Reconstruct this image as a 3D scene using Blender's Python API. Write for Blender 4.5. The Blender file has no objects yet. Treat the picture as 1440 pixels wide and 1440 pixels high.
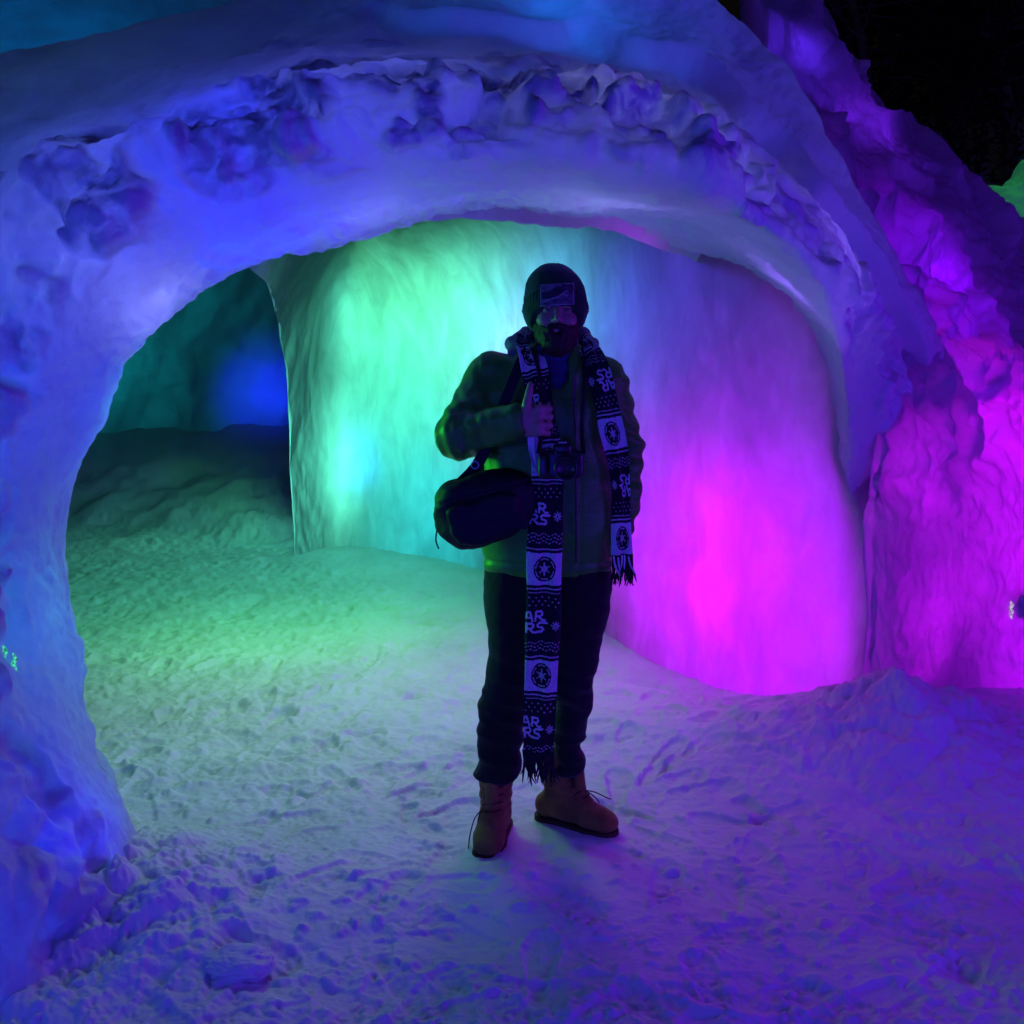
import bpy, math, random
import numpy as np
from mathutils import Vector

random.seed(4)
S = bpy.context.scene
COL = S.collection

# ------------------------------------------------------------------ camera
CAM_Z = 1.5
cd = bpy.data.cameras.new('camera')
cam = bpy.data.objects.new('camera', cd)
COL.objects.link(cam)
cam.location = (0, 0, CAM_Z)
cam.rotation_euler = (math.radians(90), 0, 0)
cd.sensor_width = 36
cd.lens = 36.0
cd.shift_y = -(720 - 506) / 1440.0
cd.clip_start = 0.05
cd.clip_end = 400
S.camera = cam

# ------------------------------------------------------------------ night sky
w = bpy.data.worlds.new("World")
S.world = w
w.use_nodes = True
nt = w.node_tree
nt.nodes.clear()
sky = nt.nodes.new('ShaderNodeTexSky')
sky.sky_type = 'NISHITA'
sky.sun_disc = False
sky.sun_elevation = math.radians(-4)
sky.sun_rotation = math.radians(180)
bg = nt.nodes.new('ShaderNodeBackground')
bg.inputs['Strength'].default_value = 0.15
out = nt.nodes.new('ShaderNodeOutputWorld')
nt.links.new(sky.outputs[0], bg.inputs[0])
nt.links.new(bg.outputs[0], out.inputs[0])

S.view_settings.view_transform = 'Standard'
S.view_settings.look = 'None'
S.view_settings.exposure = 0.0
S.view_settings.gamma = 1.0
S.cycles.use_denoising = True
S.cycles.max_bounces = 6
S.cycles.diffuse_bounces = 4
S.cycles.glossy_bounces = 2
S.cycles.transmission_bounces = 3
S.cycles.sample_clamp_indirect = 4.0
S.cycles.use_adaptive_sampling = True
S.cycles.adaptive_threshold = 0.03


def W(px, py, Y):
    """photo pixel (1440 frame) at distance Y -> world point"""
    return ((px - 720.0) / 1440.0 * Y, Y, CAM_Z - (py - 506.0) / 1440.0 * Y)


def lamp(name, loc, col, power, radius, kind='POINT', rot=None, **kw):
    ld = bpy.data.lights.new(name, kind)
    ld.color = col
    ld.energy = power
    if kind == 'AREA':
        ld.shape = 'DISK'
        ld.size = radius
        if 'spread' in kw: ld.spread = math.radians(kw['spread'])
    else:
        ld.shadow_soft_size = radius
    if kind == 'SPOT':
        ld.spot_size = math.radians(kw.get('cone', 90))
        ld.spot_blend = kw.get('blend', 1.0)
    o = bpy.data.objects.new(name, ld)
    o.location = loc
    if 'aim' in kw:
        d = Vector(kw['aim']) - Vector(loc)
        o.rotation_euler = d.to_track_quat('-Z', 'Y').to_euler()
    o.visible_camera = True
    COL.objects.link(o)
    return o

# ------------------------------------------------------------------ lamps frozen into the ice and around the site
LAMPS = [
 # inside the inner wall
 ('lamp_wall_green', W(500, 420, 9.0), 0.45, (-2.8, 6.6, 1.3), 105), ('lamp_wall_green_low', W(505, 660, 8.95), 0.4, (-2.8, 6.5, 0.9), 105), ('lamp_wall_green_mid', (-0.15, 8.45, 1.45), 0.4, (-2.2, 6.2, 1.1), 115),
 ('lamp_wall_green_high', (0.10, 8.25, 2.15), 0.45, (-2.0, 6.2, 1.2), 115), ('lamp_wall_teal_high', (0.65, 7.6, 2.05), 0.4, (-1.6, 5.6, 1.2), 110), ('lamp_wall_teal', (0.10, 8.05, 0.45), 0.3, (-2.2, 6.0, 0.6), 110),
 ('lamp_wall_cyan', W(548, 650, 8.15), 0.05, (-2.4, 6.4, 1.0), 110), ('lamp_wall_mid', (0.75, 7.15, 1.35), 0.35, (-1.6, 5.2, 1.1), 110), ('lamp_wall_sky', (1.05, 6.45, 1.95), 0.35, (-1.5, 4.9, 1.3), 90), ('lamp_wall_blue', W(1020, 440, 5.9), 0.35, (0.0, 3.6, 1.1), 112),
 ('lamp_wall_violet', W(940, 700, 5.8), 0.25, (0.0, 3.6, 0.6), 140), ('lamp_wall_magenta', W(1010, 860, 5.4), 0.2, (0.0, 3.6, 0.5), 140), ('lamp_wall_magenta_high', W(1050, 720, 5.35), 0.2, (0.0, 3.6, 0.7), 140),
 ('lamp_wall_pink', W(1092, 775, 4.88), 0.06, (0.0, 3.6, 1.1), 140), ('lamp_wall_pink_second', W(1035, 690, 5.0), 0.06, (0.0, 3.6, 1.1), 140), ('lamp_wall_right', W(1145, 860, 5.05), 0.2, (0.3, 3.4, 0.5), 140),
 ('lamp_wall_edge', W(468, 430, 8.45), 0.3, (-1.9, 3.0, 1.2), 140), ('lamp_wall_edge_low', W(468, 640, 8.45), 0.3, (-1.9, 3.0, 1.0), 140),
 ('lamp_wall_pink_low', W(1010, 830, 4.95), 0.05, (0.3, 3.4, 0.5), 130), ('lamp_wall_pink_third', W(1060, 700, 4.82), 0.04, (0.3, 3.4, 0.8), 120), ('lamp_wall_side', W(1125, 720, 5.05), 0.2, (0.3, 3.4, 0.8), 125),
 # set in the ceiling behind the lintel; the green sleeve spot is added fill
 ('lamp_ceiling_green', (-0.75, 4.7, 2.20), 0.40, (-1.05, 4.35, 0), 105), ('lamp_sleeve_fill', (-1.85, 3.85, 1.30), 0.22, (-0.10, 3.22, 1.15), 42), ('lamp_ceiling_violet', (0.36, 5.0, 2.22), 0.32, (0.3, 4.0, 0), 105),
 ('lamp_ceiling_back', (-0.65, 5.0, 2.20), 0.35, (-1.6, 6.6, 0), 95),
 # inside the right wall and leg
 ('lamp_leg_magenta', W(1272, 870, 4.78), 0.12, (0.6, 1.5, 1.2), 150), ('lamp_leg_high', W(1272, 660, 4.78), 0.12, (0.6, 1.5, 1.2), 150), ('lamp_outer_magenta', W(1335, 770, 5.05), 0.1, (0.6, 1.5, 1.2), 150), ('lamp_outer_far', W(1420, 650, 5.25), 0.12, (0.6, 1.5, 1.2), 150),
 ('lamp_outer_base', W(1400, 860, 5.3), 0.15, (0.6, 1.5, 1.2), 150), ('lamp_outer_violet', W(1290, 405, 5.55), 0.2, (0.6, 1.5, 1.2), 150), ('lamp_outer_vein', W(1200, 190, 5.9), 0.12, (0.6, 1.5, 1.2), 150), ('lamp_outer_top', W(1112, 80, 5.8), 0.08, (0.6, 1.5, 1.2), 150),
 # inside the arch
 ('lamp_arch_lintel', W(500, 232, 3.46), 0.12), ('lamp_arch_lintel_right', W(850, 215, 3.58), 0.15), ('lamp_arch_haunch', W(185, 395, 3.25), 0.12),
 ('lamp_arch_haunch_right', W(1150, 375, 3.85), 0.09), ('lamp_arch_blue', W(345, 262, 3.33), 0.10), ('lamp_arch_side', W(40, 520, 3.3), 0.15), ('lamp_arch_foot', W(70, 1230, 2.72), 0.10),
 ('lamp_arch_teal', W(-30, 900, 3.05), 0.1), ('lamp_arch_top', W(780, 80, 4.55), 0.2), ('lamp_arch_crown', W(600, 190, 3.45), 0.12),
 ('lamp_arch_right', W(1130, 360, 3.9), 0.10),
 # far
 ('lamp_far_blue', W(385, 550, 11.75), 0.10, (-2.0, 3.0, 1.2), 100), ('lamp_far_teal', W(170, 480, 13.0), 0.5, (-2.6, 3.0, 1.2), 150), ('lamp_far_teal_second', W(330, 420, 12.8), 0.5, (-2.0, 3.0, 1.2), 150), ('lamp_tower_teal', (-5.6, 13.9, 4.6), 0.6), ('lamp_tower_green', (4.95, 9.25, 0.9), 0.3),
 # the rest of the lit park behind and beside the photographer
 ('lamp_park_left', (-4.0, -1.0, 1.0), 0.6), ('lamp_park_right', (4.5, -1.0, 1.2), 0.6), ('lamp_park_high', (0.5, -4.0, 5.0), 1.0), ('lamp_park_low', (-0.5, -2.6, 0.7), 0.7),
 ('lamp_fill_right', (3.0, 1.3, 1.4), 0.3), ('lamp_fill_left', (-2.9, 0.9, 1.4), 0.3),  # unseen fill added on either side to brighten the foreground snow
 ('lamp_park_far_right', (5.5, 3.2, 1.6), 0.5),
]
LAMP_RGB = {}
LAMP_RGB = {
 'lamp_wall_green': (11.00, 66.00, 38.00),
 'lamp_wall_green_low': (11.00, 80.00, 50.00),
 'lamp_wall_green_mid': (3.00, 42.00, 26.00),
 'lamp_wall_green_high': (9.00, 58.00, 24.00),
 'lamp_wall_teal_high': (9.00, 62.00, 42.00),
 'lamp_wall_teal': (0.50, 25.00, 28.00),
 'lamp_wall_cyan': (0.00, 1.00, 5.00),
 'lamp_wall_mid': (20.00, 18.00, 80.00),
 'lamp_wall_sky': (4.00, 22.00, 38.00),
 'lamp_wall_blue': (2.60, 2.00, 30.00),
 'lamp_wall_violet': (13.00, 0.00, 24.00),
 'lamp_wall_magenta': (6.00, 0.00, 10.00),
 'lamp_wall_magenta_high': (3.20, 0.00, 7.00),
 'lamp_wall_pink': (1.20, 0.00, 0.10),
 'lamp_wall_pink_second': (1.10, 0.00, 0.10),
 'lamp_wall_right': (11.00, 0.00, 18.00),
 'lamp_wall_edge': (2.50, 22.00, 13.00),
 'lamp_wall_edge_low': (2.50, 22.00, 14.00),
 'lamp_wall_pink_low': (1.00, 0.00, 0.10),
 'lamp_wall_pink_third': (0.50, 0.00, 0.10),
 'lamp_wall_side': (4.50, 0.00, 13.00),
 'lamp_ceiling_green': (46.00, 150.00, 44.00),
 'lamp_sleeve_fill': (6.00, 150.00, 10.00),
 'lamp_ceiling_violet': (44.00, 2.00, 85.00),
 'lamp_ceiling_back': (12.00, 150.00, 30.00),
 'lamp_leg_magenta': (12.00, 0.00, 17.00),
 'lamp_leg_high': (10.00, 0.00, 14.00),
 'lamp_outer_magenta': (42.00, 0.00, 44.00),
 'lamp_outer_far': (14.00, 0.00, 18.00),
 'lamp_outer_base': (14.00, 0.00, 24.00),
 'lamp_outer_violet': (4.00, 0.00, 16.00),
 'lamp_outer_vein': (0.80, 0.05, 4.00),
 'lamp_outer_top': (0.30, 0.05, 2.60),
 'lamp_arch_lintel': (0.42, 0.45, 1.80),
 'lamp_arch_lintel_right': (0.80, 0.80, 2.40),
 'lamp_arch_haunch': (0.55, 0.60, 2.00),
 'lamp_arch_haunch_right': (0.25, 0.12, 0.90),
 'lamp_arch_blue': (0.05, 0.10, 6.00),
 'lamp_arch_side': (0.00, 0.20, 4.20),
 'lamp_arch_foot': (0.00, 0.02, 3.20),
 'lamp_arch_teal': (0.00, 0.70, 2.20),
 'lamp_arch_top': (0.05, 1.20, 6.00),
 'lamp_arch_crown': (0.12, 0.15, 1.10),
 'lamp_arch_right': (0.20, 0.10, 0.70),
 'lamp_far_blue': (0.20, 0.20, 30.00),
 'lamp_far_teal': (0.00, 62.00, 64.00),
 'lamp_far_teal_second': (0.00, 60.00, 60.00),
 'lamp_tower_teal': (0.00, 14.00, 45.00),
 'lamp_tower_green': (3.00, 46.00, 9.00),
 'lamp_park_left': (0.00, 2.00, 40.00),
 'lamp_park_right': (11.00, 2.00, 230.00),
 'lamp_park_high': (3.00, 6.00, 90.00),
 'lamp_park_low': (6.00, 5.00, 240.00),
 'lamp_fill_right': (13.00, 2.00, 85.00),
 'lamp_fill_left': (4.00, 8.00, 62.00),
 'lamp_park_far_right': (42.00, 0.00, 165.00),
}

for nm_, loc_, rad_, *sp_ in LAMPS:
    c_ = LAMP_RGB.get(nm_, (50, 50, 50))
    m_ = max(c_)
    if m_ < 0.25: continue
    if sp_: lamp(nm_, loc_, tuple(v / m_ for v in c_), m_, rad_, 'SPOT', aim=sp_[0], cone=sp_[1], blend=1.0)
    else: lamp(nm_, loc_, tuple(v / m_ for v in c_), m_, rad_)


# ------------------------------------------------------------------ numpy helpers
_rng = np.random.RandomState(11)
_perm = _rng.permutation(256).astype(np.int32)
_perm = np.concatenate([_perm, _perm, _perm])
_g = _rng.normal(size=(256, 3)).astype(np.float32)
_g /= np.linalg.norm(_g, axis=1, keepdims=True)


def perlin(x, y, z, f=1.0, seed=0):
    x = np.asarray(x, np.float32) * f + 37.13 * (seed + 1)
    y = np.asarray(y, np.float32) * f + 11.7 * seed
    z = np.asarray(z, np.float32) * f + 5.3 * seed
    xi = np.floor(x); yi = np.floor(y); zi = np.floor(z)
    xf = x - xi; yf = y - yi; zf = z - zi
    xi = xi.astype(np.int32) & 255; yi = yi.astype(np.int32) & 255; zi = zi.astype(np.int32) & 255
    u = xf**3 * (xf * (xf * 6 - 15) + 10)
    v = yf**3 * (yf * (yf * 6 - 15) + 10)
    t = zf**3 * (zf * (zf * 6 - 15) + 10)
    res = 0
    for i in (0, 1):
        for j in (0, 1):
            for k in (0, 1):
                h = _perm[_perm[_perm[(xi + i) & 255] + ((yi + j) & 255)] + ((zi + k) & 255)]
                g = _g[h]
                d = g[..., 0] * (xf - i) + g[..., 1] * (yf - j) + g[..., 2] * (zf - k)
                res = res + d * (u if i else 1 - u) * (v if j else 1 - v) * (t if k else 1 - t)
    return res * 1.5


def fbm(x, y, z, f=1.0, octv=4, seed=0, gain=0.5):
    a = 1.0; r = 0
    for o in range(octv):
        r = r + a * perlin(x, y, z, f, seed + o)
        a *= gain; f *= 2.03
    return r


def billow(x, y, z, f=1.0, octv=3, seed=0, gain=0.5):
    """round bulges parted by sharp creases, 0..1"""
    a = 1.0; r = 0; n = 0
    for o in range(octv):
        r = r + a * np.abs(perlin(x, y, z, f, seed + o)); n += a
        a *= gain; f *= 2.1
    return r / n


def sst(a, b, x):
    t = np.clip((x - a) / (b - a), 0, 1)
    return t * t * (3 - 2 * t)


def mesh_np(name, verts, quads, mat=None, parent=None, smooth=True, tris=None):
    me = bpy.data.meshes.new(name)
    v = np.ascontiguousarray(verts, np.float32).reshape(-1, 3)
    q = np.ascontiguousarray(quads, np.int32).reshape(-1, 4)
    loops = q.ravel(); starts = np.arange(len(q), dtype=np.int32) * 4
    if tris is not None and len(tris):
        tr = np.asarray(tris, np.int32).reshape(-1, 3)
        starts = np.concatenate([starts, len(loops) + np.arange(len(tr), dtype=np.int32) * 3]).astype(np.int32)
        loops = np.concatenate([loops, tr.ravel()]).astype(np.int32)
    me.vertices.add(len(v)); me.vertices.foreach_set('co', v.ravel())
    me.loops.add(len(loops)); me.loops.foreach_set('vertex_index', loops)
    me.polygons.add(len(starts)); me.polygons.foreach_set('loop_start', starts)
    me.update(calc_edges=True)
    me.validate()
    me.polygons.foreach_set('use_smooth', [smooth] * len(me.polygons))
    if mat: me.materials.append(mat)
    o = bpy.data.objects.new(name, me)
    COL.objects.link(o)
    if parent: o.parent = parent
    return o


def tag(o, label=None, cat=None, group=None, kind=None):
    if label: o['label'] = label
    if cat: o['category'] = cat
    if group: o['group'] = group
    if kind: o['kind'] = kind
    return o


def empty(name, loc, label, cat, group=None):
    o = bpy.data.objects.new(name, None)
    o.location = loc
    o.empty_display_size = 0.1
    COL.objects.link(o)
    return tag(o, label, cat, group)


def cr(P, ts, periodic=False):
    """Catmull-Rom through P (K,...) at parameters ts in 0..K-1 (or 0..K when periodic)"""
    P = np.asarray(P, float); K = len(P)
    i = np.floor(ts).astype(int)
    if not periodic: i = np.clip(i, 0, K - 2)
    f = (ts - i).reshape((-1,) + (1,) * (P.ndim - 1))
    def g(j):
        return P[j % K] if periodic else P[np.clip(j, 0, K - 1)]
    p0, p1, p2, p3 = g(i - 1), g(i), g(i + 1), g(i + 2)
    return 0.5 * ((2 * p1) + (-p0 + p2) * f + (2 * p0 - 5 * p1 + 4 * p2 - p3) * f**2 + (-p0 + 3 * p1 - 3 * p2 + p3) * f**3)


def grid_quads(nr, nc, wrap=False):
    r = np.arange(nr - 1)[:, None]
    c = np.arange(nc if wrap else nc - 1)[None, :]
    c2 = (c + 1) % nc
    a = r * nc + c; b = r * nc + c2
    return np.stack([a, b, b + nc, a + nc], -1).reshape(-1, 4)


def grid_normals(P, wrap=False):
    du = np.gradient(P, axis=0)
    if wrap:
        dv = np.roll(P, -1, 1) - np.roll(P, 1, 1)
    else:
        dv = np.gradient(P, axis=1)
    n = np.cross(dv, du)
    return n / (np.linalg.norm(n, axis=-1, keepdims=True) + 1e-9)


def even(P, n, axis=0):
    """station parameters spread evenly by arc length of curve P (K,3)"""
    ts = np.linspace(0, len(P) - 1, 2000)
    Q = cr(P, ts)
    d = np.concatenate([[0], np.cumsum(np.linalg.norm(np.diff(Q, axis=0), axis=1))])
    return np.interp(np.linspace(0, d[-1], n), d, ts)


def loft(R, nt, ns, ref=0):
    """R: (K stations, M rails, 3) closed ring of rails -> (nt, ns, 3) points and ring parameter"""
    R = np.asarray(R, float)
    ts = even(R[:, ref], nt)
    Rt = cr(R, ts)                                   # nt, M, 3
    M = R.shape[1]
    mean_len = np.linalg.norm(np.roll(Rt, -1, 1) - Rt, axis=-1).mean(0)
    cum = np.concatenate([[0], np.cumsum(np.sqrt(mean_len))])
    s = np.interp(np.linspace(0, cum[-1], ns, endpoint=False), cum, np.arange(M + 1))
    Rs = cr(np.swapaxes(Rt, 0, 1), s, periodic=True)
    return np.swapaxes(Rs, 0, 1), ts, s


def finish_loft(name, P, mat, parent=None, back=None, ringpos=None, cut=None, capback=True):
    nt_, ns_ = P.shape[:2]
    o = mesh_np(name, P, grid_quads(nt_, ns_, True), mat, parent)
    me = o.data
    if back:
        me.materials.append(back)
        mi = np.zeros((nt_ - 1, ns_), np.int32); mi[:, ringpos > cut] = 1
        me.polygons.foreach_set('material_index', mi.ravel())
    import bmesh
    bm = bmesh.new(); bm.from_mesh(me); bm.verts.ensure_lookup_table()
    for row in (0, nt_ - 1):
        vs = [bm.verts[row * ns_ + i] for i in range(ns_)]
        try: bm.faces.new(vs).material_index = 1 if (back and capback) else 0
        except Exception: pass
    bmesh.ops.recalc_face_normals(bm, faces=bm.faces[:])
    bm.to_mesh(me); bm.free()
    return o


# ------------------------------------------------------------------ materials
def new_mat(name):
    m = bpy.data.materials.new(name)
    m.use_nodes = True
    n = m.node_tree
    n.nodes.clear()
    o = n.nodes.new('ShaderNodeOutputMaterial')
    return m, n, o


def N(n, kind, **kw):
    nd = n.nodes.new(kind)
    for k, v in kw.items():
        if k in nd.inputs: nd.inputs[k].default_value = v
        else: setattr(nd, k, v)
    return nd


def ramp(n, src, stops):
    r = n.nodes.new('ShaderNodeValToRGB')
    e = r.color_ramp.elements
    while len(e) < len(stops): e.new(0.5)
    for el, (p, c) in zip(e, stops):
        el.position = p
        el.color = c if len(c) == 4 else (*c, 1)
    n.links.new(src, r.inputs[0])
    return r


def ice_mat(name, base=(0.72, 0.8, 0.86), trans=0.35, rough=0.45, bump=0.35, scale=9.0, streak=0.0, spec=0.4, var=0.35, grain=0.45, clump_shade=False):
    m, n, o = new_mat(name)
    L = n.links
    tc = N(n, 'ShaderNodeTexCoord')
    mp = N(n, 'ShaderNodeMapping')
    mp.inputs['Scale'].default_value = (1, 1, 0.45 if streak else 1)
    L.new(tc.outputs['Object'], mp.inputs[0])
    n1 = N(n, 'ShaderNodeTexNoise', Scale=scale, Detail=8.0, Roughness=0.6, Distortion=0.6)
    n2 = N(n, 'ShaderNodeTexNoise', Scale=scale * 0.28, Detail=5.0, Roughness=0.55)
    n3 = N(n, 'ShaderNodeTexVoronoi', Scale=scale * 3.3)
    L.new(mp.outputs[0], n1.inputs['Vector']); L.new(mp.outputs[0], n2.inputs['Vector']); L.new(mp.outputs[0], n3.inputs['Vector'])
    p = N(n, 'ShaderNodeBsdfPrincipled', Roughness=rough)
    p.inputs['Specular IOR Level'].default_value = spec
    c = ramp(n, n2.outputs[0], [(0.3, tuple(v * (1 - var * 0.55) for v in base)), (0.7, base)])
    L.new(c.outputs[0], p.inputs['Base Color'])
    t = N(n, 'ShaderNodeBsdfTranslucent')
    t.inputs['Color'].default_value = (0.9, 0.93, 0.97, 1)
    g1 = N(n, 'ShaderNodeTexNoise', Scale=85.0, Detail=5.0, Roughness=0.7)
    L.new(tc.outputs['Object'], g1.inputs['Vector'])
    gb = N(n, 'ShaderNodeBump', Strength=grain, Distance=0.006)
    L.new(g1.outputs[0], gb.inputs['Height'])
    b = N(n, 'ShaderNodeBump', Strength=bump, Distance=0.02)
    L.new(gb.outputs[0], b.inputs['Normal'])
    add = N(n, 'ShaderNodeMath', operation='ADD')
    mul = N(n, 'ShaderNodeMath', operation='MULTIPLY'); mul.inputs[1].default_value = 0.12
    L.new(n3.outputs[0], mul.inputs[0]); L.new(n1.outputs[0], add.inputs[0]); L.new(mul.outputs[0], add.inputs[1])
    L.new(add.outputs[0], b.inputs['Height'])
    L.new(b.outputs[0], p.inputs['Normal']); L.new(b.outputs[0], t.inputs['Normal'])
    mx = N(n, 'ShaderNodeMixShader')
    f = ramp(n, n1.outputs[0] if streak else n2.outputs[0], [(0.32, (max(trans - streak - 0.08, 0.02),) * 3), (0.68, (min(trans + streak + 0.08, 0.95),) * 3)])
    L.new(f.outputs[0], mx.inputs[0])
    L.new(p.outputs[0], mx.inputs[1]); L.new(t.outputs[0], mx.inputs[2])
    if clump_shade:      # opaque snow patches, darker to paint in shade of the hanging lumps
        at = N(n, 'ShaderNodeAttribute'); at.attribute_name = 'clump_shade'
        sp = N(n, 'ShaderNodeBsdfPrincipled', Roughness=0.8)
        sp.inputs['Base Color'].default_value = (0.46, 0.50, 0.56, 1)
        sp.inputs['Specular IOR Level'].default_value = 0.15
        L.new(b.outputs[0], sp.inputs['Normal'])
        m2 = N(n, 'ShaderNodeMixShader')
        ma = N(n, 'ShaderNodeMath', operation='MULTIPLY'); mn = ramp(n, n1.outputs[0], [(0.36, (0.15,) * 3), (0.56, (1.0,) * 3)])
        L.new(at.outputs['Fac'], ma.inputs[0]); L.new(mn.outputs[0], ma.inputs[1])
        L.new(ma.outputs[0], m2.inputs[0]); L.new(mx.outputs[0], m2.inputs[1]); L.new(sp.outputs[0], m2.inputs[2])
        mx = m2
    L.new(mx.outputs[0], o.inputs[0])
    return m


def snow_mat(name, base=(0.66, 0.68, 0.71), bump=0.38, scale=60.0):
    m, n, o = new_mat(name)
    L = n.links
    tc = N(n, 'ShaderNodeTexCoord')
    n1 = N(n, 'ShaderNodeTexNoise', Scale=scale, Detail=6.0, Roughness=0.65)
    n2 = N(n, 'ShaderNodeTexNoise', Scale=2.2, Detail=5.0, Roughness=0.6)
    n3 = N(n, 'ShaderNodeTexNoise', Scale=420.0, Detail=2.0)
    for q in (n1, n2, n3): L.new(tc.outputs['Object'], q.inputs['Vector'])
    p = N(n, 'ShaderNodeBsdfPrincipled', Roughness=0.55)
    p.inputs['Specular IOR Level'].default_value = 0.35
    c = ramp(n, n2.outputs[0], [(0.35, tuple(v * 0.86 for v in base)), (0.62, base)])
    L.new(c.outputs[0], p.inputs['Base Color'])
    b = N(n, 'ShaderNodeBump', Strength=bump, Distance=0.012)
    b2 = N(n, 'ShaderNodeBump', Strength=0.25, Distance=0.002)
    L.new(n1.outputs[0], b.inputs['Height'])
    L.new(n3.outputs[0], b2.inputs['Height']); L.new(b.outputs[0], b2.inputs['Normal'])
    L.new(b2.outputs[0], p.inputs['Normal'])
    L.new(p.outputs[0], o.inputs[0])
    return m


def cloth_mat(name, col, rough=0.8, scale=300.0, bump=0.2, sheen=0.1, var=0.25, spec=0.3, big=6.0, wrinkle=0.0):
    m, n, o = new_mat(name)
    L = n.links
    tc = N(n, 'ShaderNodeTexCoord')
    n1 = N(n, 'ShaderNodeTexNoise', Scale=scale, Detail=3.0)
    n2 = N(n, 'ShaderNodeTexNoise', Scale=big, Detail=4.0)
    for q in (n1, n2): L.new(tc.outputs['Object'], q.inputs['Vector'])
    p = N(n, 'ShaderNodeBsdfPrincipled', Roughness=rough)
    p.inputs['Specular IOR Level'].default_value = spec
    p.inputs['Sheen Weight'].default_value = sheen
    c = ramp(n, n2.outputs[0], [(0.35, tuple(v * (1 - var) for v in col)), (0.65, col)])
    L.new(c.outputs[0], p.inputs['Base Color'])
    b = N(n, 'ShaderNodeBump', Strength=bump, Distance=0.001)
    L.new(n1.outputs[0], b.inputs['Height'])
    last = b
    if wrinkle:
        n3 = N(n, 'ShaderNodeTexNoise', Scale=22.0, Detail=3.0, Distortion=1.2)
        mp = N(n, 'ShaderNodeMapping'); mp.inputs['Scale'].default_value = (0.6, 1, 1.7)
        L.new(tc.outputs['Object'], mp.inputs[0]); L.new(mp.outputs[0], n3.inputs['Vector'])
        b3 = N(n, 'ShaderNodeBump', Strength=wrinkle, Distance=0.015)
        L.new(n3.outputs[0], b3.inputs['Height']); L.new(b.outputs[0], b3.inputs['Normal'])
        last = b3
    L.new(last.outputs[0], p.inputs['Normal'])
    L.new(p.outputs[0], o.inputs[0])
    return m

# ================================================================== SETTING: SNOW GROUND
SNOW = snow_mat('packed_snow')
BACK_SINK = snow_mat('light_absorbing_back', base=(0.05, 0.06, 0.075), bump=0.6, scale=20.0)  # near-black unseen backs, added to soak up stray light in the walls
ICE_ARCH = ice_mat('arch_ice', clump_shade=True, base=(0.60, 0.66, 0.72), trans=0.36, rough=0.5, bump=0.35, scale=11.0)
ICE_WALL = ice_mat('glowing_wall_ice', base=(0.08, 0.09, 0.10), trans=0.72, rough=0.5, bump=0.28, scale=6.0, streak=0.06, grain=0.3, spec=0.04)
ICE_PURPLE = ice_mat('rough_wall_ice', base=(0.28, 0.32, 0.36), trans=0.6, rough=0.45, bump=0.5, scale=8.0, streak=0.0)
ICE_FAR = ice_mat('far_ice', base=(0.26, 0.30, 0.34), trans=0.45, rough=0.5, bump=1.0, scale=4.5, var=0.7)


def base_height(x, y):
    """large forms of the snow ground, metres"""
    h = 0.03 * fbm(x, y, 0 * x, 0.55, 3, 5) * (1 - np.exp(-((x - 0.1)**2 + (y - 3.2)**2) / 0.25))
    # heaped snow at the foot of the arch's right leg
    d = np.sqrt(((x - 1.50) / 0.34)**2 + ((y - 3.98) / 0.42)**2)
    h = h + 0.21 * np.exp(-d**1.2 * 1.45)
    d = np.sqrt(((x - 1.12) / 0.55)**2 + ((y - 4.02) / 0.34)**2)
    h = h + 0.11 * np.exp(-d**2)
    d = np.sqrt(((x - 1.85) / 0.5)**2 + ((y - 4.1) / 0.5)**2)
    h = h + 0.07 * np.exp(-d**2)
    # skirt of the left leg
    d = np.sqrt(((x + 1.18) / 0.34)**2 + ((y - 2.85) / 0.36)**2)
    h = h + 0.11 * np.exp(-d**2)
    d = np.sqrt(((x + 0.92) / 0.42)**2 + ((y - 2.72) / 0.16)**2)
    h = h + 0.05 * np.exp(-d**2)
    # low lip of old snow across the threshold
    h = h + 0.035 * np.exp(-((y - 2.86 - 0.25 * np.abs(x + 0.3)) / 0.16)**2) * sst(-1.4, -0.8, x) * sst(0.7, -0.2, x)
    # inside: gentle rise to the back wall
    h = h + 0.05 * sst(4.5, 7.0, y) * sst(1.5, 0, x)
    # bank beyond the left opening
    h = h + 0.5 * sst(8.0, 10.2, y + 0.35 * x + 0.9) * sst(-1.2, -2.2, x)
    h = h + 0.16 * fbm(x, y, 0 * x, 0.9, 4, 12) * sst(7.5, 9.5, y) * sst(12.5, 11.0, y) + 0.22 * sst(10.4, 11.2, y + 0.3 * fbm(x, y, 0 * x, 1.2, 2, 15)) * sst(12.5, 11.5, y)
    # hillside under the woods
    h = h + 7.6 * sst(13.0, 27.0, y + 0.1 * np.abs(x))
    return h


# fine relief map of the trodden snow
GX0, GX1, GY0, GY1, GR = -4.2, 4.2, 0.9, 9.6, 0.0065
gx = np.arange(GX0, GX1, GR, dtype=np.float32); gy = np.arange(GY0, GY1, GR, dtype=np.float32)
GXX, GYY = np.meshgrid(gx, gy)
Z0 = np.zeros_like(GXX)
inside = sst(2.9, 3.6, GYY + 0.15 * GXX)
left_in = inside * sst(0.6, -0.8, GXX)
rel = 0.011 * fbm(GXX, GYY, Z0, 2.6, 3, 20) + 0.0036 * fbm(GXX, GYY * 1.5, Z0, 16.0, 4, 24, 0.6)
lump = billow(GXX, GYY, Z0, 7.0, 3, 30)
rel += left_in * 0.038 * (lump - 0.25) + inside * 0.014 * (billow(GXX, GYY, Z0, 13.0, 2, 33) - 0.25)
patch = sst(-0.1, 0.45, fbm(GXX, GYY, Z0, 1.3, 2, 40))
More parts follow.
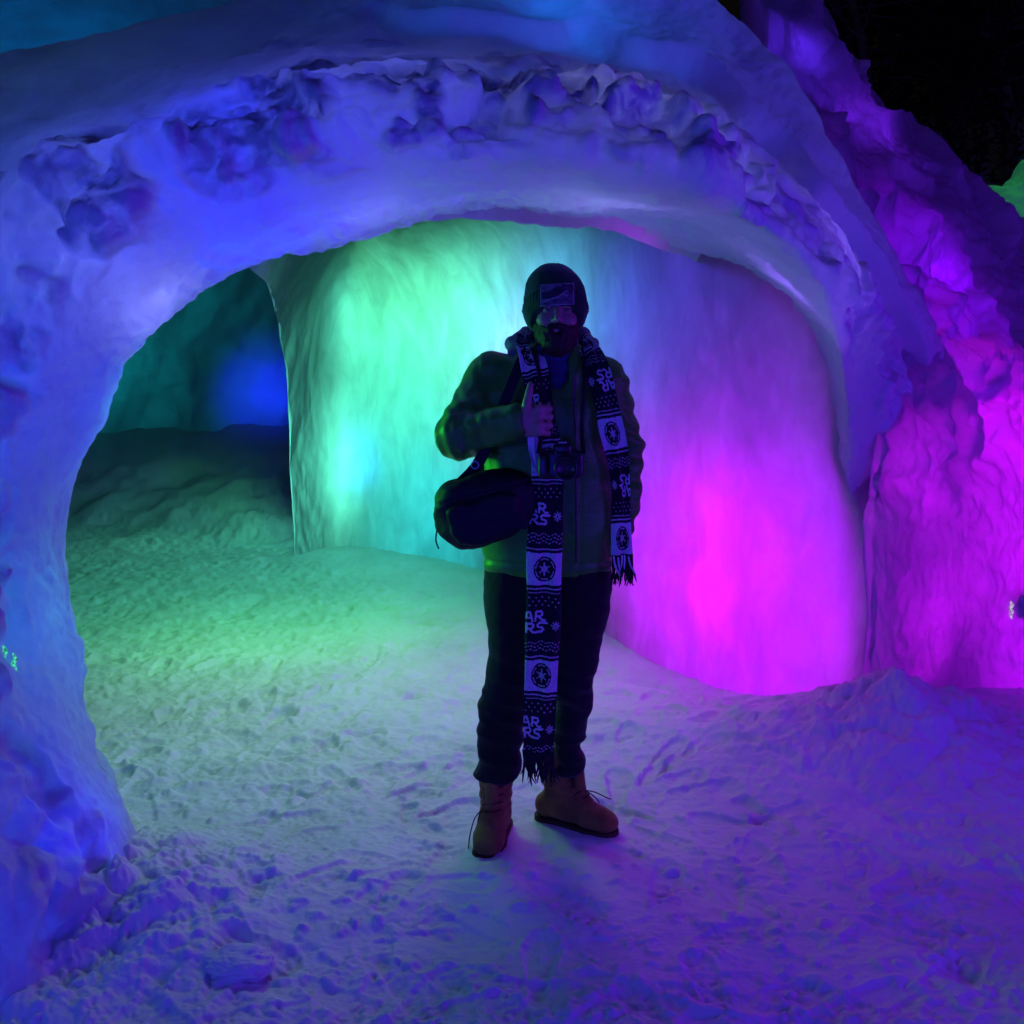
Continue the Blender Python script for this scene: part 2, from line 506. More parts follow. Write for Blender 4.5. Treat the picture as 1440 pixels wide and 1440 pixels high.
rel += (0.15 + patch) * 0.007 * (billow(GXX, GYY * 2.0, Z0, 26.0, 3, 44) - 0.3)
md = np.exp(-(((GXX - 1.5) / 0.6)**2 + ((GYY - 3.95) / 0.45)**2)) + np.exp(-(((GXX + 1.1) / 0.4)**2 + ((GYY - 2.75) / 0.4)**2))
rel += md * 0.19 * (billow(GXX, GYY, Z0, 4.5, 5, 50, 0.6) - 0.2)
rr = np.random.RandomState(3)


def stamp(cx, cy, ang, L, Wd, depth, tread):
    R = L * 0.9
    i0, i1 = int((cx - R - GX0) / GR), int((cx + R - GX0) / GR)
    j0, j1 = int((cy - R - GY0) / GR), int((cy + R - GY0) / GR)
    i0, j0 = max(i0, 0), max(j0, 0)
    if i1 <= i0 + 2 or j1 <= j0 + 2: return
    X = GXX[j0:j1, i0:i1] - cx; Y = GYY[j0:j1, i0:i1] - cy
    if X.size == 0: return
    u = X * math.cos(ang) + Y * math.sin(ang); v = -X * math.sin(ang) + Y * math.cos(ang)
    wv = Wd * (0.82 + 0.3 * np.tanh(u / L * 3))
    q = (np.abs(u) / (L / 2))**3 + (np.abs(v) / (wv / 2))**3
    m = 1 / (1 + np.exp((q - 1) * 5))
    rim = np.exp(-((q - 1.5) / 0.5)**2)
    tr = 0.5 + 0.5 * np.sign(np.sin(u * 2 * math.pi / 0.026 + 2.2 * np.abs(v) * 25 * (tread == 2)))
    rel[j0:j1, i0:i1] += -depth * m * (1 - 0.25 * tr * (tread > 0)) + rim * depth * 0.35


for i in range(460):
    cy = 2.0 + 3.4 * rr.rand()**1.5
    cx = (rr.rand() * 2 - 1) * cy * 0.62
    a = rr.normal(0.2, 0.9) + (math.pi / 2 if rr.rand() < 0.5 else 0)
    stamp(cx, cy, a, rr.uniform(0.2, 0.3), rr.uniform(0.085, 0.11), rr.uniform(0.003, 0.010), rr.choice([0, 0, 0, 1, 2]))
for i in range(150):      # deep prints and kicked pits inside
    cy = rr.uniform(3.3, 6.6); cx = rr.uniform(-1.9, 1.2) * cy / 4.5
    stamp(cx, cy, rr.uniform(0, 3.14), rr.uniform(0.1, 0.27), rr.uniform(0.06, 0.12), rr.uniform(0.006, 0.018), 0)
for i in range(4200):     # crumbs
    cy = 2.1 + 6.0 * rr.rand()**2; cx = (rr.rand() * 2 - 1) * cy * 0.6
    s = rr.uniform(0.015, 0.04)
    stamp(cx, cy, rr.uniform(0, 3.14), s * 1.5, s, -rr.uniform(0.002, 0.007), 0)
edge = sst(GX0, GX0 + 0.6, GXX) * sst(GX1, GX1 - 0.6, GXX) * sst(GY1, GY1 - 0.8, GYY) * sst(GY0, GY0 + 0.4, GYY)
rel *= edge
for fx_, fy_ in ((-0.045, 3.15), (-0.05, 3.22), (0.17, 3.30), (0.26, 3.25)):      # snow pressed flat under the boots
    k_ = np.exp(-(((GXX - fx_) / 0.12)**2 + ((GYY - fy_) / 0.12)**2)**2)
    rel = rel * (1 - k_) + 0.011 * k_


def height(x, y):
    x = np.asarray(x, np.float32); y = np.asarray(y, np.float32)
    fi = np.clip((x - GX0) / GR, 0, len(gx) - 1.001); fj = np.clip((y - GY0) / GR, 0, len(gy) - 1.001)
    i = fi.astype(int); j = fj.astype(int); a = fi - i; b = fj - j
    i2 = np.minimum(i + 1, len(gx) - 1); j2 = np.minimum(j + 1, len(gy) - 1)
    r = rel[j, i] * (1 - a) * (1 - b) + rel[j, i2] * a * (1 - b) + rel[j2, i] * (1 - a) * b + rel[j2, i2] * a * b
    return base_height(x, y) + r


def ground_z(x, y):
    return float(height(np.array([x]), np.array([y]))[0])


def build_ground():
    # rows evenly spread in the picture for 2..10 m, then coarser both ways
    yy = 1.5 / np.linspace(1.5 / 2.0, 1.5 / 10.0, 640)
    yy = np.concatenate([[-60, -30, -12, -5, -2, -0.6, 0.4, 1.0, 1.4, 1.7, 1.85], yy, np.geomspace(10.15, 150, 70)])
    u = np.linspace(-0.62, 0.62, 760)
    side = np.concatenate([np.geomspace(0.64, 1.6, 24)])
    uu = np.concatenate([-side[::-1], u, side])
    U, Y = np.meshgrid(uu, yy)
    X = U * np.maximum(Y, 2.0)
    X = np.where(np.abs(U) > 1.55, np.sign(U) * 160, X)
    H = height(X, Y)
    P = np.stack([X, Y, H], -1)
    o = mesh_np('snow_ground', P, grid_quads(len(yy), len(uu)), SNOW)
    tag(o, kind='structure')


build_ground()

# ================================================================== THE ARCH
ST = [  # A rear inner edge | B front lip | C crest of the face | D shoulder | E outer top
 [(228,1222,3.02),(196,1300,2.74),(120,1400,2.45),(-150,1450,2.2),(-500,1450,2.3)],
 [(170,1120,3.08),(146,1150,2.82),(60,1180,2.58),(-120,1200,2.35),(-450,1150,2.5)],
 [(133,1045,3.12),(106,1050,2.88),(20,1050,2.66),(-150,1050,2.45),(-450,1000,2.7)],
 [(112,905,3.20),(75,905,2.95),(-10,900,2.76),(-180,880,2.6),(-450,850,2.9)],
 [(93,765,3.25),(48,760,3.0),(-25,740,2.86),(-200,700,2.8),(-450,650,3.1)],
 [(130,600,3.32),(72,588,3.03),(-5,550,2.92),(-180,500,2.98),(-420,420,3.4)],
 [(200,472,3.4),(132,448,3.06),(40,385,2.98),(-110,330,3.3),(-320,260,3.9)],
 [(300,395,3.5),(218,358,3.08),(135,262,3.02),(-10,190,3.6),(-160,130,4.4)],
 [(430,350,3.65),(352,300,3.1),(290,178,3.06),(150,120,3.9),(60,75,4.9)],
 [(560,316,3.8),(505,258,3.12),(450,138,3.1),(340,70,4.1),(300,10,5.0)],
 [(700,300,4.0),(662,250,3.12),(610,128,3.13),(600,50,4.2),(600,-70,5.1)],
 [(830,307,4.4),(810,245,3.15),(790,140,3.2),(800,74,4.3),(830,-60,4.6)],
 [(960,340,4.82),(958,272,3.2),(965,175,3.28),(975,110,4.3),(965,8,4.6)],
 [(1088,413,4.66),(1085,340,3.32),(1095,250,3.4),(1082,200,4.2),(1066,108,4.6)],
 [(1158,520,4.58),(1165,430,3.55),(1185,345,3.65),(1162,300,4.1),(1146,258,4.5)],
 [(1180,640,4.50),(1205,560,4.2),(1250,480,4.3),(1250,430,4.45),(1236,388,4.6)],
 [(1196,790,4.62),(1218,760,4.62),(1260,700,4.7),(1300,640,4.85),(1330,600,5.0)],
 [(1200,1030,4.62),(1228,1030,4.62),(1270,1020,4.7),(1320,1000,4.85),(1360,980,5.0)],
]
ARCH = []
for s in ST:
    r = [np.array(W(*q)) for q in s]
    A, E = r[0], r[4]
    outw = (E - A); outw[1] = 0; outw /= np.linalg.norm(outw) + 1e-9
    F = E + np.array([0, 0.55, -0.25]) - outw * 0.25
    G = A + outw * 0.22 + np.array([0, 0.22, 0])
    ARCH.append(r + [F, G])
ARCH = np.array(ARCH)
ARCH[0, :, 2] = np.minimum(ARCH[0, :, 2], -0.12)
ARCH[-1, :, 2] = -0.15


def shape_arch():
    P, ts, s = loft(ARCH, 1000, 440, ref=1)
    Nn = grid_normals(P, True)
    # make sure normals point outward
    cen = P.mean(1, keepdims=True)
    if ((P - cen) * Nn).sum() < 0: Nn = -Nn
    x, y, z = P[..., 0], P[..., 1], P[..., 2]
    sp = np.broadcast_to(s[None, :], x.shape); tp = np.broadcast_to(ts[:, None], x.shape)
    # weights along the ring: reveal 0-1, face 1-2, shoulder 2-3, top 3-4
    wob = 0.35 * fbm(x, y, z, 1.4, 2, 60)
    q = sp + wob * sst(1.0, 1.6, sp) * sst(3.9, 3.0, sp)
    rough = sst(1.05, 1.6, q) * sst(2.75, 2.1, q)           # torn upper band of the face
    ledge = np.exp(-((q - 2.02) / 0.16)**2)                 # crust that ends the shoulder
    smooth = sst(0.6, 1.0, sp) * sst(1.7, 1.3, sp)
    legw = np.clip(sst(5.0, 2.0, tp) + sst(14.2, 15.6, tp), 0, 1)
    d = 0.05 * fbm(x, y, z, 1.3, 3, 70)
    d += 0.013 * fbm(x, y, z, 6.0, 3, 75) + 0.0035 * fbm(x, y, z, 26.0, 2, 76)
    mask = sst(-0.05, 0.30, fbm(x, y, z, 2.6, 2, 80) + 0.3 * rough - 0.12)
    bl = billow(x, y, z, 4.2, 2, 85)
    d += (rough * mask) * 0.125 * (bl - 0.32)
    d += rough * 0.038 * (billow(x, y, z, 10.0, 2, 90) - 0.3)
    # scooped scallops on the face
    pit = sst(0.26, 0.36, perlin(x, y, z, 4.0, 95) + 0.12 * rough + 0.05 * perlin(x, y, z, 14.0, 96))
    d -= (0.15 + 0.85 * rough) * sst(0.95, 1.15, sp) * sst(3.0, 2.3, q) * 0.06 * pit
    d += ledge * (0.03 * sst(-0.2, 0.4, perlin(x, y, z, 1.1, 97)) + 0.05 * sst(5.8, 6.6, tp) * sst(8.9, 8.2, tp))
    # upper snow layer over the shoulder with its own edge
    lay = sst(2.86, 3.0, q + 0.12 * perlin(x, y, z, 3.0, 99)) * sst(9.0, 10.3, tp)
    d += lay * 0.10
    d += sst(0, 0.5, legw) * 0.03 * (billow(x, y, z, 5.0, 3, 101) - 0.25)
    # vertical drips on the underside edge
    d += sst(1.0, 0.2, sp) * 0.016 * fbm(x * 3, y, z, 6.0, 3, 103) + sst(6.5, 7.0, sp) * 0.02 * fbm(x, y, z, 9.0, 3, 104)
    global ARCH_CLUMP_SHADE  # weight of the shade painted onto clumps and pits
    ARCH_CLUMP_SHADE = np.clip(rough * mask * sst(0.16, 0.34, bl + 0.35 * perlin(x, y, z, 9.0, 98)) * 1.2 + 0.8 * sst(0.48, 0.62, perlin(x, y, z, 3.4, 105) + 0.22 * rough + 0.10 * perlin(x, y, z, 17.0, 106)) * sst(1.0, 1.3, sp) * sst(3.4, 2.9, sp) + 0.7 * pit * sst(1.0, 1.2, sp) * sst(2.8, 2.4, sp), 0, 1)
    d += 0.03 * ARCH_CLUMP_SHADE * sst(0.9, 1.1, sp)
    d *= sst(6.9, 6.2, sp) * 0.5 + 0.5
    P = P + Nn * d[..., None]
    # torn rim of the opening
    return P


arch = finish_loft('ice_arch', shape_arch(), ICE_ARCH)
_a = arch.data.attributes.new('clump_shade', 'FLOAT', 'POINT')
_a.data.foreach_set('value', ARCH_CLUMP_SHADE.astype(np.float32).ravel())
tag(arch, 'thick carved ice arch with snowy blue shoulder over the standing man', 'ice arch')

# ================================================================== INNER WALL (green to magenta)
def base_pt(px, py, z=0.0):
    Y = 1440 * (CAM_Z - z) / (py - 506.0)
    return np.array([(px - 720) / 1440.0 * Y, Y, z])


WB = [(416,795),(480,778),(560,790),(670,812),(760,850),(860,903),(930,935),(1010,965),(1100,990),(1222,1014)]
WT = [(345,362,3.60),(425,322,3.68),(500,292,3.76),(600,268,3.84),(700,256,3.9),(832,262,4.45),(975,292,4.9),(1130,365,4.72),(1240,545,4.6),(1280,900,4.5)]
IW = []
for i, (b, t) in enumerate(zip(WB, WT)):
    B = base_pt(*b); T = np.array(W(*t)); k = i / (len(WB) - 1)
    if i == len(WB) - 1: B = np.array(W(1232, 700, 4.52)); B[2] = 0.0; T = np.array(W(1232, 560, 4.62))
    H = 2.35 if i < 7 else (2.15, 2.0, 1.6)[i - 7]
    B0 = B.copy(); B0[2] = -0.15
    if i == 0:
        r1 = np.array(W(411, 690, 7.45)); r2 = np.array(W(406, 550, 7.35)); r3 = np.array(W(394, 455, 6.9)); r4 = np.array(W(380, 405, 5.6))
    else:
        r1 = B + [0, 0, 0.4 * H]; r2 = B + [0, 0.0, 0.75 * H]
        r3 = B * 0.85 + T * 0.15; r3[2] = H
        r4 = B * 0.45 + T * 0.55; r4[2] = max(H + 0.12, T[2] + 0.1) if i < 8 else (T[2] * .7 + H * .3)
    inner = [B0, B, r1, r2, r3, r4, T]
    outer = []
    for p in inner[::-1]:
        v = np.array([p[0], p[1], 0.0]); v /= np.linalg.norm(v)
        if i >= 1: v = v * 0.55 + (np.array([0.40, 0.42, 0]) if i < 8 else np.array([0.05, 0.4, 0]))
        up = 0.35 if p[2] > 1.3 else 0
        th = (1.2, 1.7, 1.8, 1.8, 1.7, 1.5, 1.4, 1.3, 1.1, 0.7)[i]
        o_ = p + (v + [0, 0, up]) * th
        if p is inner[0]: o_[2] = -0.2
        outer.append(o_)
    outer = [outer[0], outer[2], outer[4], outer[6]]
    IW.append(inner + outer)
IW = np.array(IW)


def shape_wall():
    P, ts, s = loft(IW, 620, 420, ref=1)
    global IW_S
    IW_S = s
    Nn = grid_normals(P, True)
    cen = P.mean(1, keepdims=True)
    if ((P - cen) * Nn).sum() < 0: Nn = -Nn
    x, y, z = P[..., 0], P[..., 1], P[..., 2]
    tp = np.broadcast_to(ts[:, None], x.shape)
    d = 0.04 * fbm(x, y, z, 0.7, 2, 110) + 0.004 * fbm(x, y, z * 0.8, 6.0, 3, 114)
    colm = billow(x, y, z * 0.22, 3.2, 2, 118)
    d += 0.004 * (colm - 0.3) * sst(2.0, 0.6, z) + 0.014 * fbm(x, y, z, 2.3, 4, 124) + 0.030 * (billow(x, y, z * 0.7, 3.0, 4, 126, 0.55) - 0.25) * sst(0.35, 0.75, tp / tp.max())
    d += 0.05 * (billow(x, y, z * .6, 4.0, 3, 120) - 0.3) * sst(0.8, 0.1, tp)
    d += 0.03 * (billow(x, y, z, 7.0, 3, 122) - 0.3) * sst(0.5, 0.05, z)
    return P + Nn * d[..., None]


Pw = shape_wall()
iw = finish_loft('ice_wall', Pw, ICE_WALL, None, BACK_SINK, IW_S, 6.25, False)
tag(iw, 'curved glowing ice wall behind the man, shading from green to magenta', 'ice wall')

# ================================================================== OUTER RIGHT WALL (purple)
RW = [
 [(1207,1014,4.42),(1208,780,4.42),(1226,540,4.5),(1100,130,5.4),(1050,-60,5.9)],
 [(1224,1000,4.42),(1230,770,4.36),(1240,500,4.55),(1120,120,5.42),(1090,-40,5.92)],
 [(1268,980,4.55),(1278,740,4.42),(1252,430,4.7),(1148,130,5.45),(1150,2,5.95)],
 [(1330,962,4.73),(1345,740,4.5),(1302,440,4.78),(1212,190,5.5),(1196,98,5.95)],
 [(1400,955,4.80),(1412,730,4.6),(1372,480,4.92),(1296,268,5.5),(1292,200,5.95)],
 [(1480,950,4.86),(1484,740,4.7),(1446,530,5.05),(1384,345,5.5),(1380,278,5.95)],
 [(1600,950,4.86),(1604,750,4.8),(1545,600,5.15),(1492,460,5.6),(1470,380,5.95)],
 [(1780,950,4.86),(1784,780,4.9),(1700,690,5.3),(1620,600,5.7),(1590,560,6.0)],
]
RR = []
for s in RW:
    r = [np.array(W(*q)) for q in s]
    r0 = r[0].copy(); r0[2] = -0.2
    bk = [r[4] + [0.15, 0.7, -0.3], r[2] + [0.3, 1.7, 0], r0 + [0.3, 1.6, -0.05]]
    RR.append([r0] + r[1:] + bk)
RR = np.array(RR)


def shape_right():
    P, ts, s = loft(RR, 460, 460, ref=1)
    global RR_S
    RR_S = s
    Nn = grid_normals(P, True)
    cen = P.mean(1, keepdims=True)
    if ((P - cen) * Nn).sum() < 0: Nn = -Nn
    x, y, z = P[..., 0], P[..., 1], P[..., 2]
    d = 0.06 * fbm(x, y, z, 1.2, 3, 130)
    m = sst(0.7, 1.15, z) * sst(2.6, 1.9, z)
    d -= 0.06 * sst(0.22, 0.34, perlin(x, y, z, 3.4, 136)) * sst(0.8, 1.1, z)
    d += (0.35 + m) * 0.19 * (billow(x, y, z, 2.9, 3, 134) - 0.28)
    d += 0.05 * (billow(x, y, z, 6.5, 3, 138) - 0.28) + 0.004 * fbm(x, y, z, 24, 2, 139)
    rdg = 1 - np.abs(perlin(x, y, z, 2.2, 140)) * 3
    d += sst(1.7, 2.1, z) * 0.09 * np.clip(rdg, 0, 1)**2
    return P + Nn * d[..., None]


Pr = shape_right()
rw = finish_loft('ice_wall', Pr, ICE_PURPLE, None, BACK_SINK, RR_S, 4.4, False)
tag(rw, 'lumpy purple outer ice wall sloping down from the arch on the right', 'ice wall')


# ================================================================== FAR ICE MASSES
def tower(name, cx, cy, rx, ry, hgt, mat, label, seed, amp=0.25, power=2.4, n=220):
    ph = np.linspace(0, 2 * math.pi, n, endpoint=False)
    v = np.linspace(0.0, 1.0, n)
    Pv, Ph = np.meshgrid(v, ph, indexing='ij')
    rr_ = np.clip(1 - Pv**power, 0, 1)**(1 / power)
    x = cx + rx * rr_ * np.cos(Ph); y = cy + ry * rr_ * np.sin(Ph)
    g = ground_z(cx, cy)
    z = g - 0.3 + (hgt + 0.3) * Pv
    P = np.stack([x, y, z], -1)
    Nn = np.stack([np.cos(Ph) * rr_, np.sin(Ph) * rr_, Pv**2], -1)
    Nn /= np.linalg.norm(Nn, axis=-1, keepdims=True)
    d = amp * fbm(x, y, z, 0.8, 3, seed) + amp * 0.7 * (billow(x, y, z, 1.8, 3, seed + 5) - 0.3)
    P = P + Nn * d[..., None]
    P[-1] = P[-1].mean(0)
    o = finish_loft(name, P, mat)
    tag(o, label, 'ice tower')
    return o


tower('ice_tower', -5.6, 13.6, 3.3, 1.5, 6.9, ICE_FAR, 'dark teal ice mass rising behind the left shoulder of the arch', 150, 0.22)
tower('ice_tower', 5.05, 9.3, 1.45, 1.0, 3.4, ICE_FAR, 'bright green ice dome at the right edge beyond the purple wall', 160, 0.42)

# wall closing the view through the left side of the arch
BW = []
for px, Yb in ((-300, 12.6), (0, 12.2), (150, 11.8), (280, 11.4), (380, 11.2), (480, 11.3), (700, 11.8)):
    X = (px - 720) / 1440 * Yb
    f = [np.array([X, Yb, -0.3]), np.array([X, Yb - 0.15, 1.2]), np.array([X, Yb + 0.05, 2.4]), np.array([X, Yb + 0.5, 3.3])]
    BW.append(f + [np.array([X, Yb + 1.4, 3.3]), np.array([X, Yb + 1.7, 1.5]), np.array([X, Yb + 1.6, -0.3])])
P, ts, s = loft(np.array(BW), 240, 160, ref=1)
Nn = grid_normals(P, True)
if ((P - P.mean(1, keepdims=True)) * Nn).sum() < 0: Nn = -Nn
P = P + Nn * (0.22 * fbm(P[..., 0], P[..., 1], P[..., 2], 0.8, 4, 170))[..., None]
tag(finish_loft('ice_wall', P, ICE_FAR), 'dim teal ice wall seen through the left side of the arch', 'ice wall')

# loose lump of snow at the left foot
def lump_of_snow(cx, cy, r, label, seed, sq=0.5):
    n = 90
    Th, Ph = np.meshgrid(np.linspace(0.02, math.pi - 0.02, n), np.linspace(0, 2 * math.pi, n, endpoint=False), indexing='ij')
    nx, ny, nz = np.sin(Th) * np.cos(Ph), np.sin(Th) * np.sin(Ph), np.cos(Th)
    k = r * (1 + 0.22 * fbm(nx, ny, nz, 1.3, 3, seed) + 0.1 * billow(nx, ny, nz, 4, 2, seed + 3))
    P = np.stack([cx + nx * k * 1.15, cy + ny * k * 0.8, ground_z(cx, cy) + r * sq * 0.45 + nz * k * sq], -1)
    o = finish_loft('snow_lump', P, SNOW)
    return tag(o, label, 'snow lump')


c = base_pt(338, 1368)
lump_of_snow(c[0], c[1], 0.072, 'smooth pale lump of snow on the ground below the arch\'s left leg', 180, 0.45)


# ================================================================== LAMP FIXTURE AND PAINTED GLINTS IN THE ICE
def glow_mat(name, col, st):
    m, n, o = new_mat(name)
    e = N(n, 'ShaderNodeEmission', Strength=st)
    tc = N(n, 'ShaderNodeTexCoord'); nz = N(n, 'ShaderNodeTexNoise', Scale=120.0, Detail=3.0)
    n.links.new(tc.outputs['Object'], nz.inputs['Vector'])
    r = ramp(n, nz.outputs[0], [(0.4, tuple(v * 0.15 for v in col)), (0.6, col)])
    n.links.new(r.outputs[0], e.inputs['Color'])
    n.links.new(e.outputs[0], o.inputs[0])
    return m


def shard(name, pts, r, mat, parent, seed):
    rnd = np.random.RandomState(seed)
    P = []
    for i, p in enumerate(pts):
        k = r * (0.35 if i in (0, len(pts) - 1) else rnd.uniform(0.7, 1.25))
        P.append([np.array(p) + k * np.array([math.cos(a), 0.5 * math.sin(a), 0.25 * math.sin(2 * a)]) * rnd.uniform(0.7, 1.2) for a in np.linspace(0, 2 * math.pi, 8, endpoint=False)])
    return mesh_np(name, np.array(P), grid_quads(len(pts), 8, True), mat, parent)


def surface_at(px, py):
    dg = bpy.context.evaluated_depsgraph_get()
    d = Vector(W(px, py, 1.0)) - Vector((0, 0, CAM_Z))
    hit, loc, nor, *_ = S.ray_cast(dg, Vector((0, 0, CAM_Z)), d.normalized())
    return np.array(loc)


TEALG = glow_mat('teal_glint', (0.10, 0.9, 0.6), 0.9)  # self-glowing colour standing in for a reflected glint
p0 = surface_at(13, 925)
glint_root = empty('ice_glint', tuple(p0), 'small teal lamp glinting through the ice of the arch\'s left leg', 'lamp')
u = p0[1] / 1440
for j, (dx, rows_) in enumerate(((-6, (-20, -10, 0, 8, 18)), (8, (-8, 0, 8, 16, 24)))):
    shard('glint_shard', [np.array([(dx + (3 if i % 2 else -1)) * u, -0.008, -rr_ * u]) for i, rr_ in enumerate(rows_)], 3.2 * u, TEALG, glint_root, 400 + j)
p1 = surface_at(1434, 856)
lampb = empty('flood_lamp', tuple(p1), 'grey round lamp fixture set in the magenta ice at the right edge', 'lamp')
u = p1[1] / 1440
a_ = np.linspace(0, 2 * math.pi, 28, endpoint=False)
hp = [np.array([[r * u * math.cos(t), dy, r * u * math.sin(t)] for t in a_]) for r, dy in ((16, 0.06), (18, 0.0), (18, -0.03), (15.5, -0.045), (14.5, -0.036), (0.5, -0.040))]
mesh_np('housing', np.array(hp) + np.array([12 * u, 0.05, 0]), grid_quads(6, 28, True), cloth_mat('grey_housing', (0.34, 0.40, 0.42), rough=0.4, scale=200, bump=0.1, sheen=0), lampb)
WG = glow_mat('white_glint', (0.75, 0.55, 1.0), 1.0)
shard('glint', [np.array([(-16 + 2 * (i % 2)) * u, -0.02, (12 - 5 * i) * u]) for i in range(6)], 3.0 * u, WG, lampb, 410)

# ================================================================== THE MAN
MY = 3.2
def M(px, py, dy=0.0):
    return np.array(W(px, py, MY + dy))


def axis(lo, hi, step, fine=()):
    """grid coordinates with finer stretches [(a,b,step)]"""
    c = [lo]
    while c[-1] < hi:
        s = step
        for a, b, st in fine:
            if a <= c[-1] < b: s = st
        c.append(c[-1] + s)
    return np.array(c, np.float32)


class SDF:
    def __init__(self, xs, ys, zs):
        self.xs, self.ys, self.zs = xs, ys, zs
        self.X, self.Y, self.Z = np.meshgrid(xs, ys, zs, indexing='ij', sparse=True)
        self.v = np.full((len(xs), len(ys), len(zs)), 0.5, np.float32)

    def box(self, lo, hi, pad):
        s = []
        for ax, a, b in ((self.xs, lo[0], hi[0]), (self.ys, lo[1], hi[1]), (self.zs, lo[2], hi[2])):
            i0 = max(int(np.searchsorted(ax, a - pad)) - 1, 0); i1 = min(int(np.searchsorted(ax, b + pad)) + 1, len(ax))
            s.append(slice(i0, max(i1, i0 + 1)))
        return tuple(s)

    def crd(self, s):
        return self.X[s[0]], self.Y[:, s[1]], self.Z[:, :, s[2]]

    def comb(self, s, d, k, op='add'):
        a = self.v[s]
        if op == 'add':
            if k > 0:
                h = np.clip(0.5 + 0.5 * (a - d) / k, 0, 1)
                r = a * (1 - h) + d * h - k * h * (1 - h)
            else: r = np.minimum(a, d)
        elif op == 'sub':
            h = np.clip(0.5 - 0.5 * (a + d) / max(k, 1e-4), 0, 1)
            r = a * (1 - h) - d * h + k * h * (1 - h)
        elif op == 'and':
            r = np.maximum(a, d)
        self.v[s] = r.astype(np.float32)

    def cone(self, a, b, ra, rb, k=0.02, op='add', sq=(1, 1, 1)):
        a = np.array(a, float); b = np.array(b, float); R = max(ra, rb)
        s = self.box(np.minimum(a, b) - R, np.maximum(a, b) + R, 0.05)
        x, y, z = self.crd(s); d = b - a; L2 = (d**2).sum() + 1e-12
        t = np.clip(((x - a[0]) * d[0] + (y - a[1]) * d[1] + (z - a[2]) * d[2]) / L2, 0, 1)
        q = np.sqrt(((x - a[0] - t * d[0]) / sq[0])**2 + ((y - a[1] - t * d[1]) / sq[1])**2 + ((z - a[2] - t * d[2]) / sq[2])**2)
        self.comb(s, q - (ra + (rb - ra) * t), k, op)

    def ell(self, c, r, k=0.02, op='add', rot=None):
        c = np.array(c, float); r = np.array(r, float); R = r.max()
        s = self.box(c - R, c + R, 0.05)
        x, y, z = self.crd(s)
        x = x - c[0]; y = y - c[1]; z = z - c[2]
        if rot is not None:
            x, y, z = (rot[0][0]*x + rot[0][1]*y + rot[0][2]*z, rot[1][0]*x + rot[1][1]*y + rot[1][2]*z, rot[2][0]*x + rot[2][1]*y + rot[2][2]*z)
        q = np.sqrt((x / r[0])**2 + (y / r[1])**2 + (z / r[2])**2)
        g = np.sqrt((x / r[0]**2)**2 + (y / r[1]**2)**2 + (z / r[2]**2)**2) + 1e-6
        self.comb(s, q * (q - 1) / g, k, op)

    def stack(self, st, k=0.02, op='add', p=2.3):
        """st: rows (z, cx, cy, rx, ry) from bottom to top"""
        st = np.array(sorted(st, key=lambda r: r[0]), float)
        z0, z1 = st[0, 0], st[-1, 0]
        R = st[:, 3:].max()
        s = self.box((st[:, 1].min() - R, st[:, 2].min() - R, z0), (st[:, 1].max() + R, st[:, 2].max() + R, z1), 0.05)
        x, y, z = self.crd(s)
        zz = z.ravel(); f = [np.interp(zz, st[:, 0], st[:, i]).reshape(z.shape) for i in range(1, 5)]
        q = (np.abs((x - f[0]) / f[2])**p + np.abs((y - f[1]) / f[3])**p)**(1 / p)
        d = (q - 1) * np.minimum(f[2], f[3])
        dz = np.maximum(z0 - z, z - z1)
        rr_ = 0.02
        d = np.minimum(np.maximum(d + rr_, dz + rr_), 0) + np.sqrt(np.maximum(d + rr_, 0)**2 + np.maximum(dz + rr_, 0)**2) - rr_
        self.comb(s, d, k, op)

    def add_noise(self, fn, lo=None, hi=None):
        band = np.abs(self.v) < 0.05
        I = np.nonzero(band)
        self.v[I] += fn(self.xs[I[0]], self.ys[I[1]], self.zs[I[2]]).astype(np.float32)

    def mesh(self, name, mat, parent):
        v = self.v
        v[0] = v[-1] = 0.5; v[:, 0] = v[:, -1] = 0.5; v[:, :, 0] = v[:, :, -1] = 0.5
        sg = v < 0
        nx, ny, nz = v.shape
        c = np.zeros((nx - 1, ny - 1, nz - 1), np.int8)
        for i in (0, 1):
            for j in (0, 1):
                for k in (0, 1):
                    c += sg[i:nx - 1 + i, j:ny - 1 + j, k:nz - 1 + k]
        act = (c > 0) & (c < 8)
        idx = -np.ones(c.shape, np.int32)
        I, J, K = np.nonzero(act)
        idx[I, J, K] = np.arange(len(I))
        pos = np.zeros((len(I), 3)); cnt = np.zeros(len(I))
        ax = (self.xs, self.ys, self.zs)
        for d in range(3):
            o = [e for e in range(3) if e != d]
            for a in (0, 1):
                for b in (0, 1):
                    off = [0, 0, 0]; off[o[0]] = a; off[o[1]] = b
                    p0 = (I + off[0], J + off[1], K + off[2])
                    off2 = list(off); off2[d] = 1
                    p1 = (I + off2[0], J + off2[1], K + off2[2])
                    v0, v1 = v[p0], v[p1]
                    m = (v0 < 0) != (v1 < 0)
                    t = np.where(m, v0 / np.where(m, v0 - v1, 1), 0)
                    q = np.stack([ax[e][p0[e]] for e in range(3)], -1).astype(float)
                    q[:, d] += t * (ax[d][p1[d]] - ax[d][p0[d]])
                    pos += np.where(m[:, None], q, 0); cnt += m
        pos /= cnt[:, None]
        quads = []
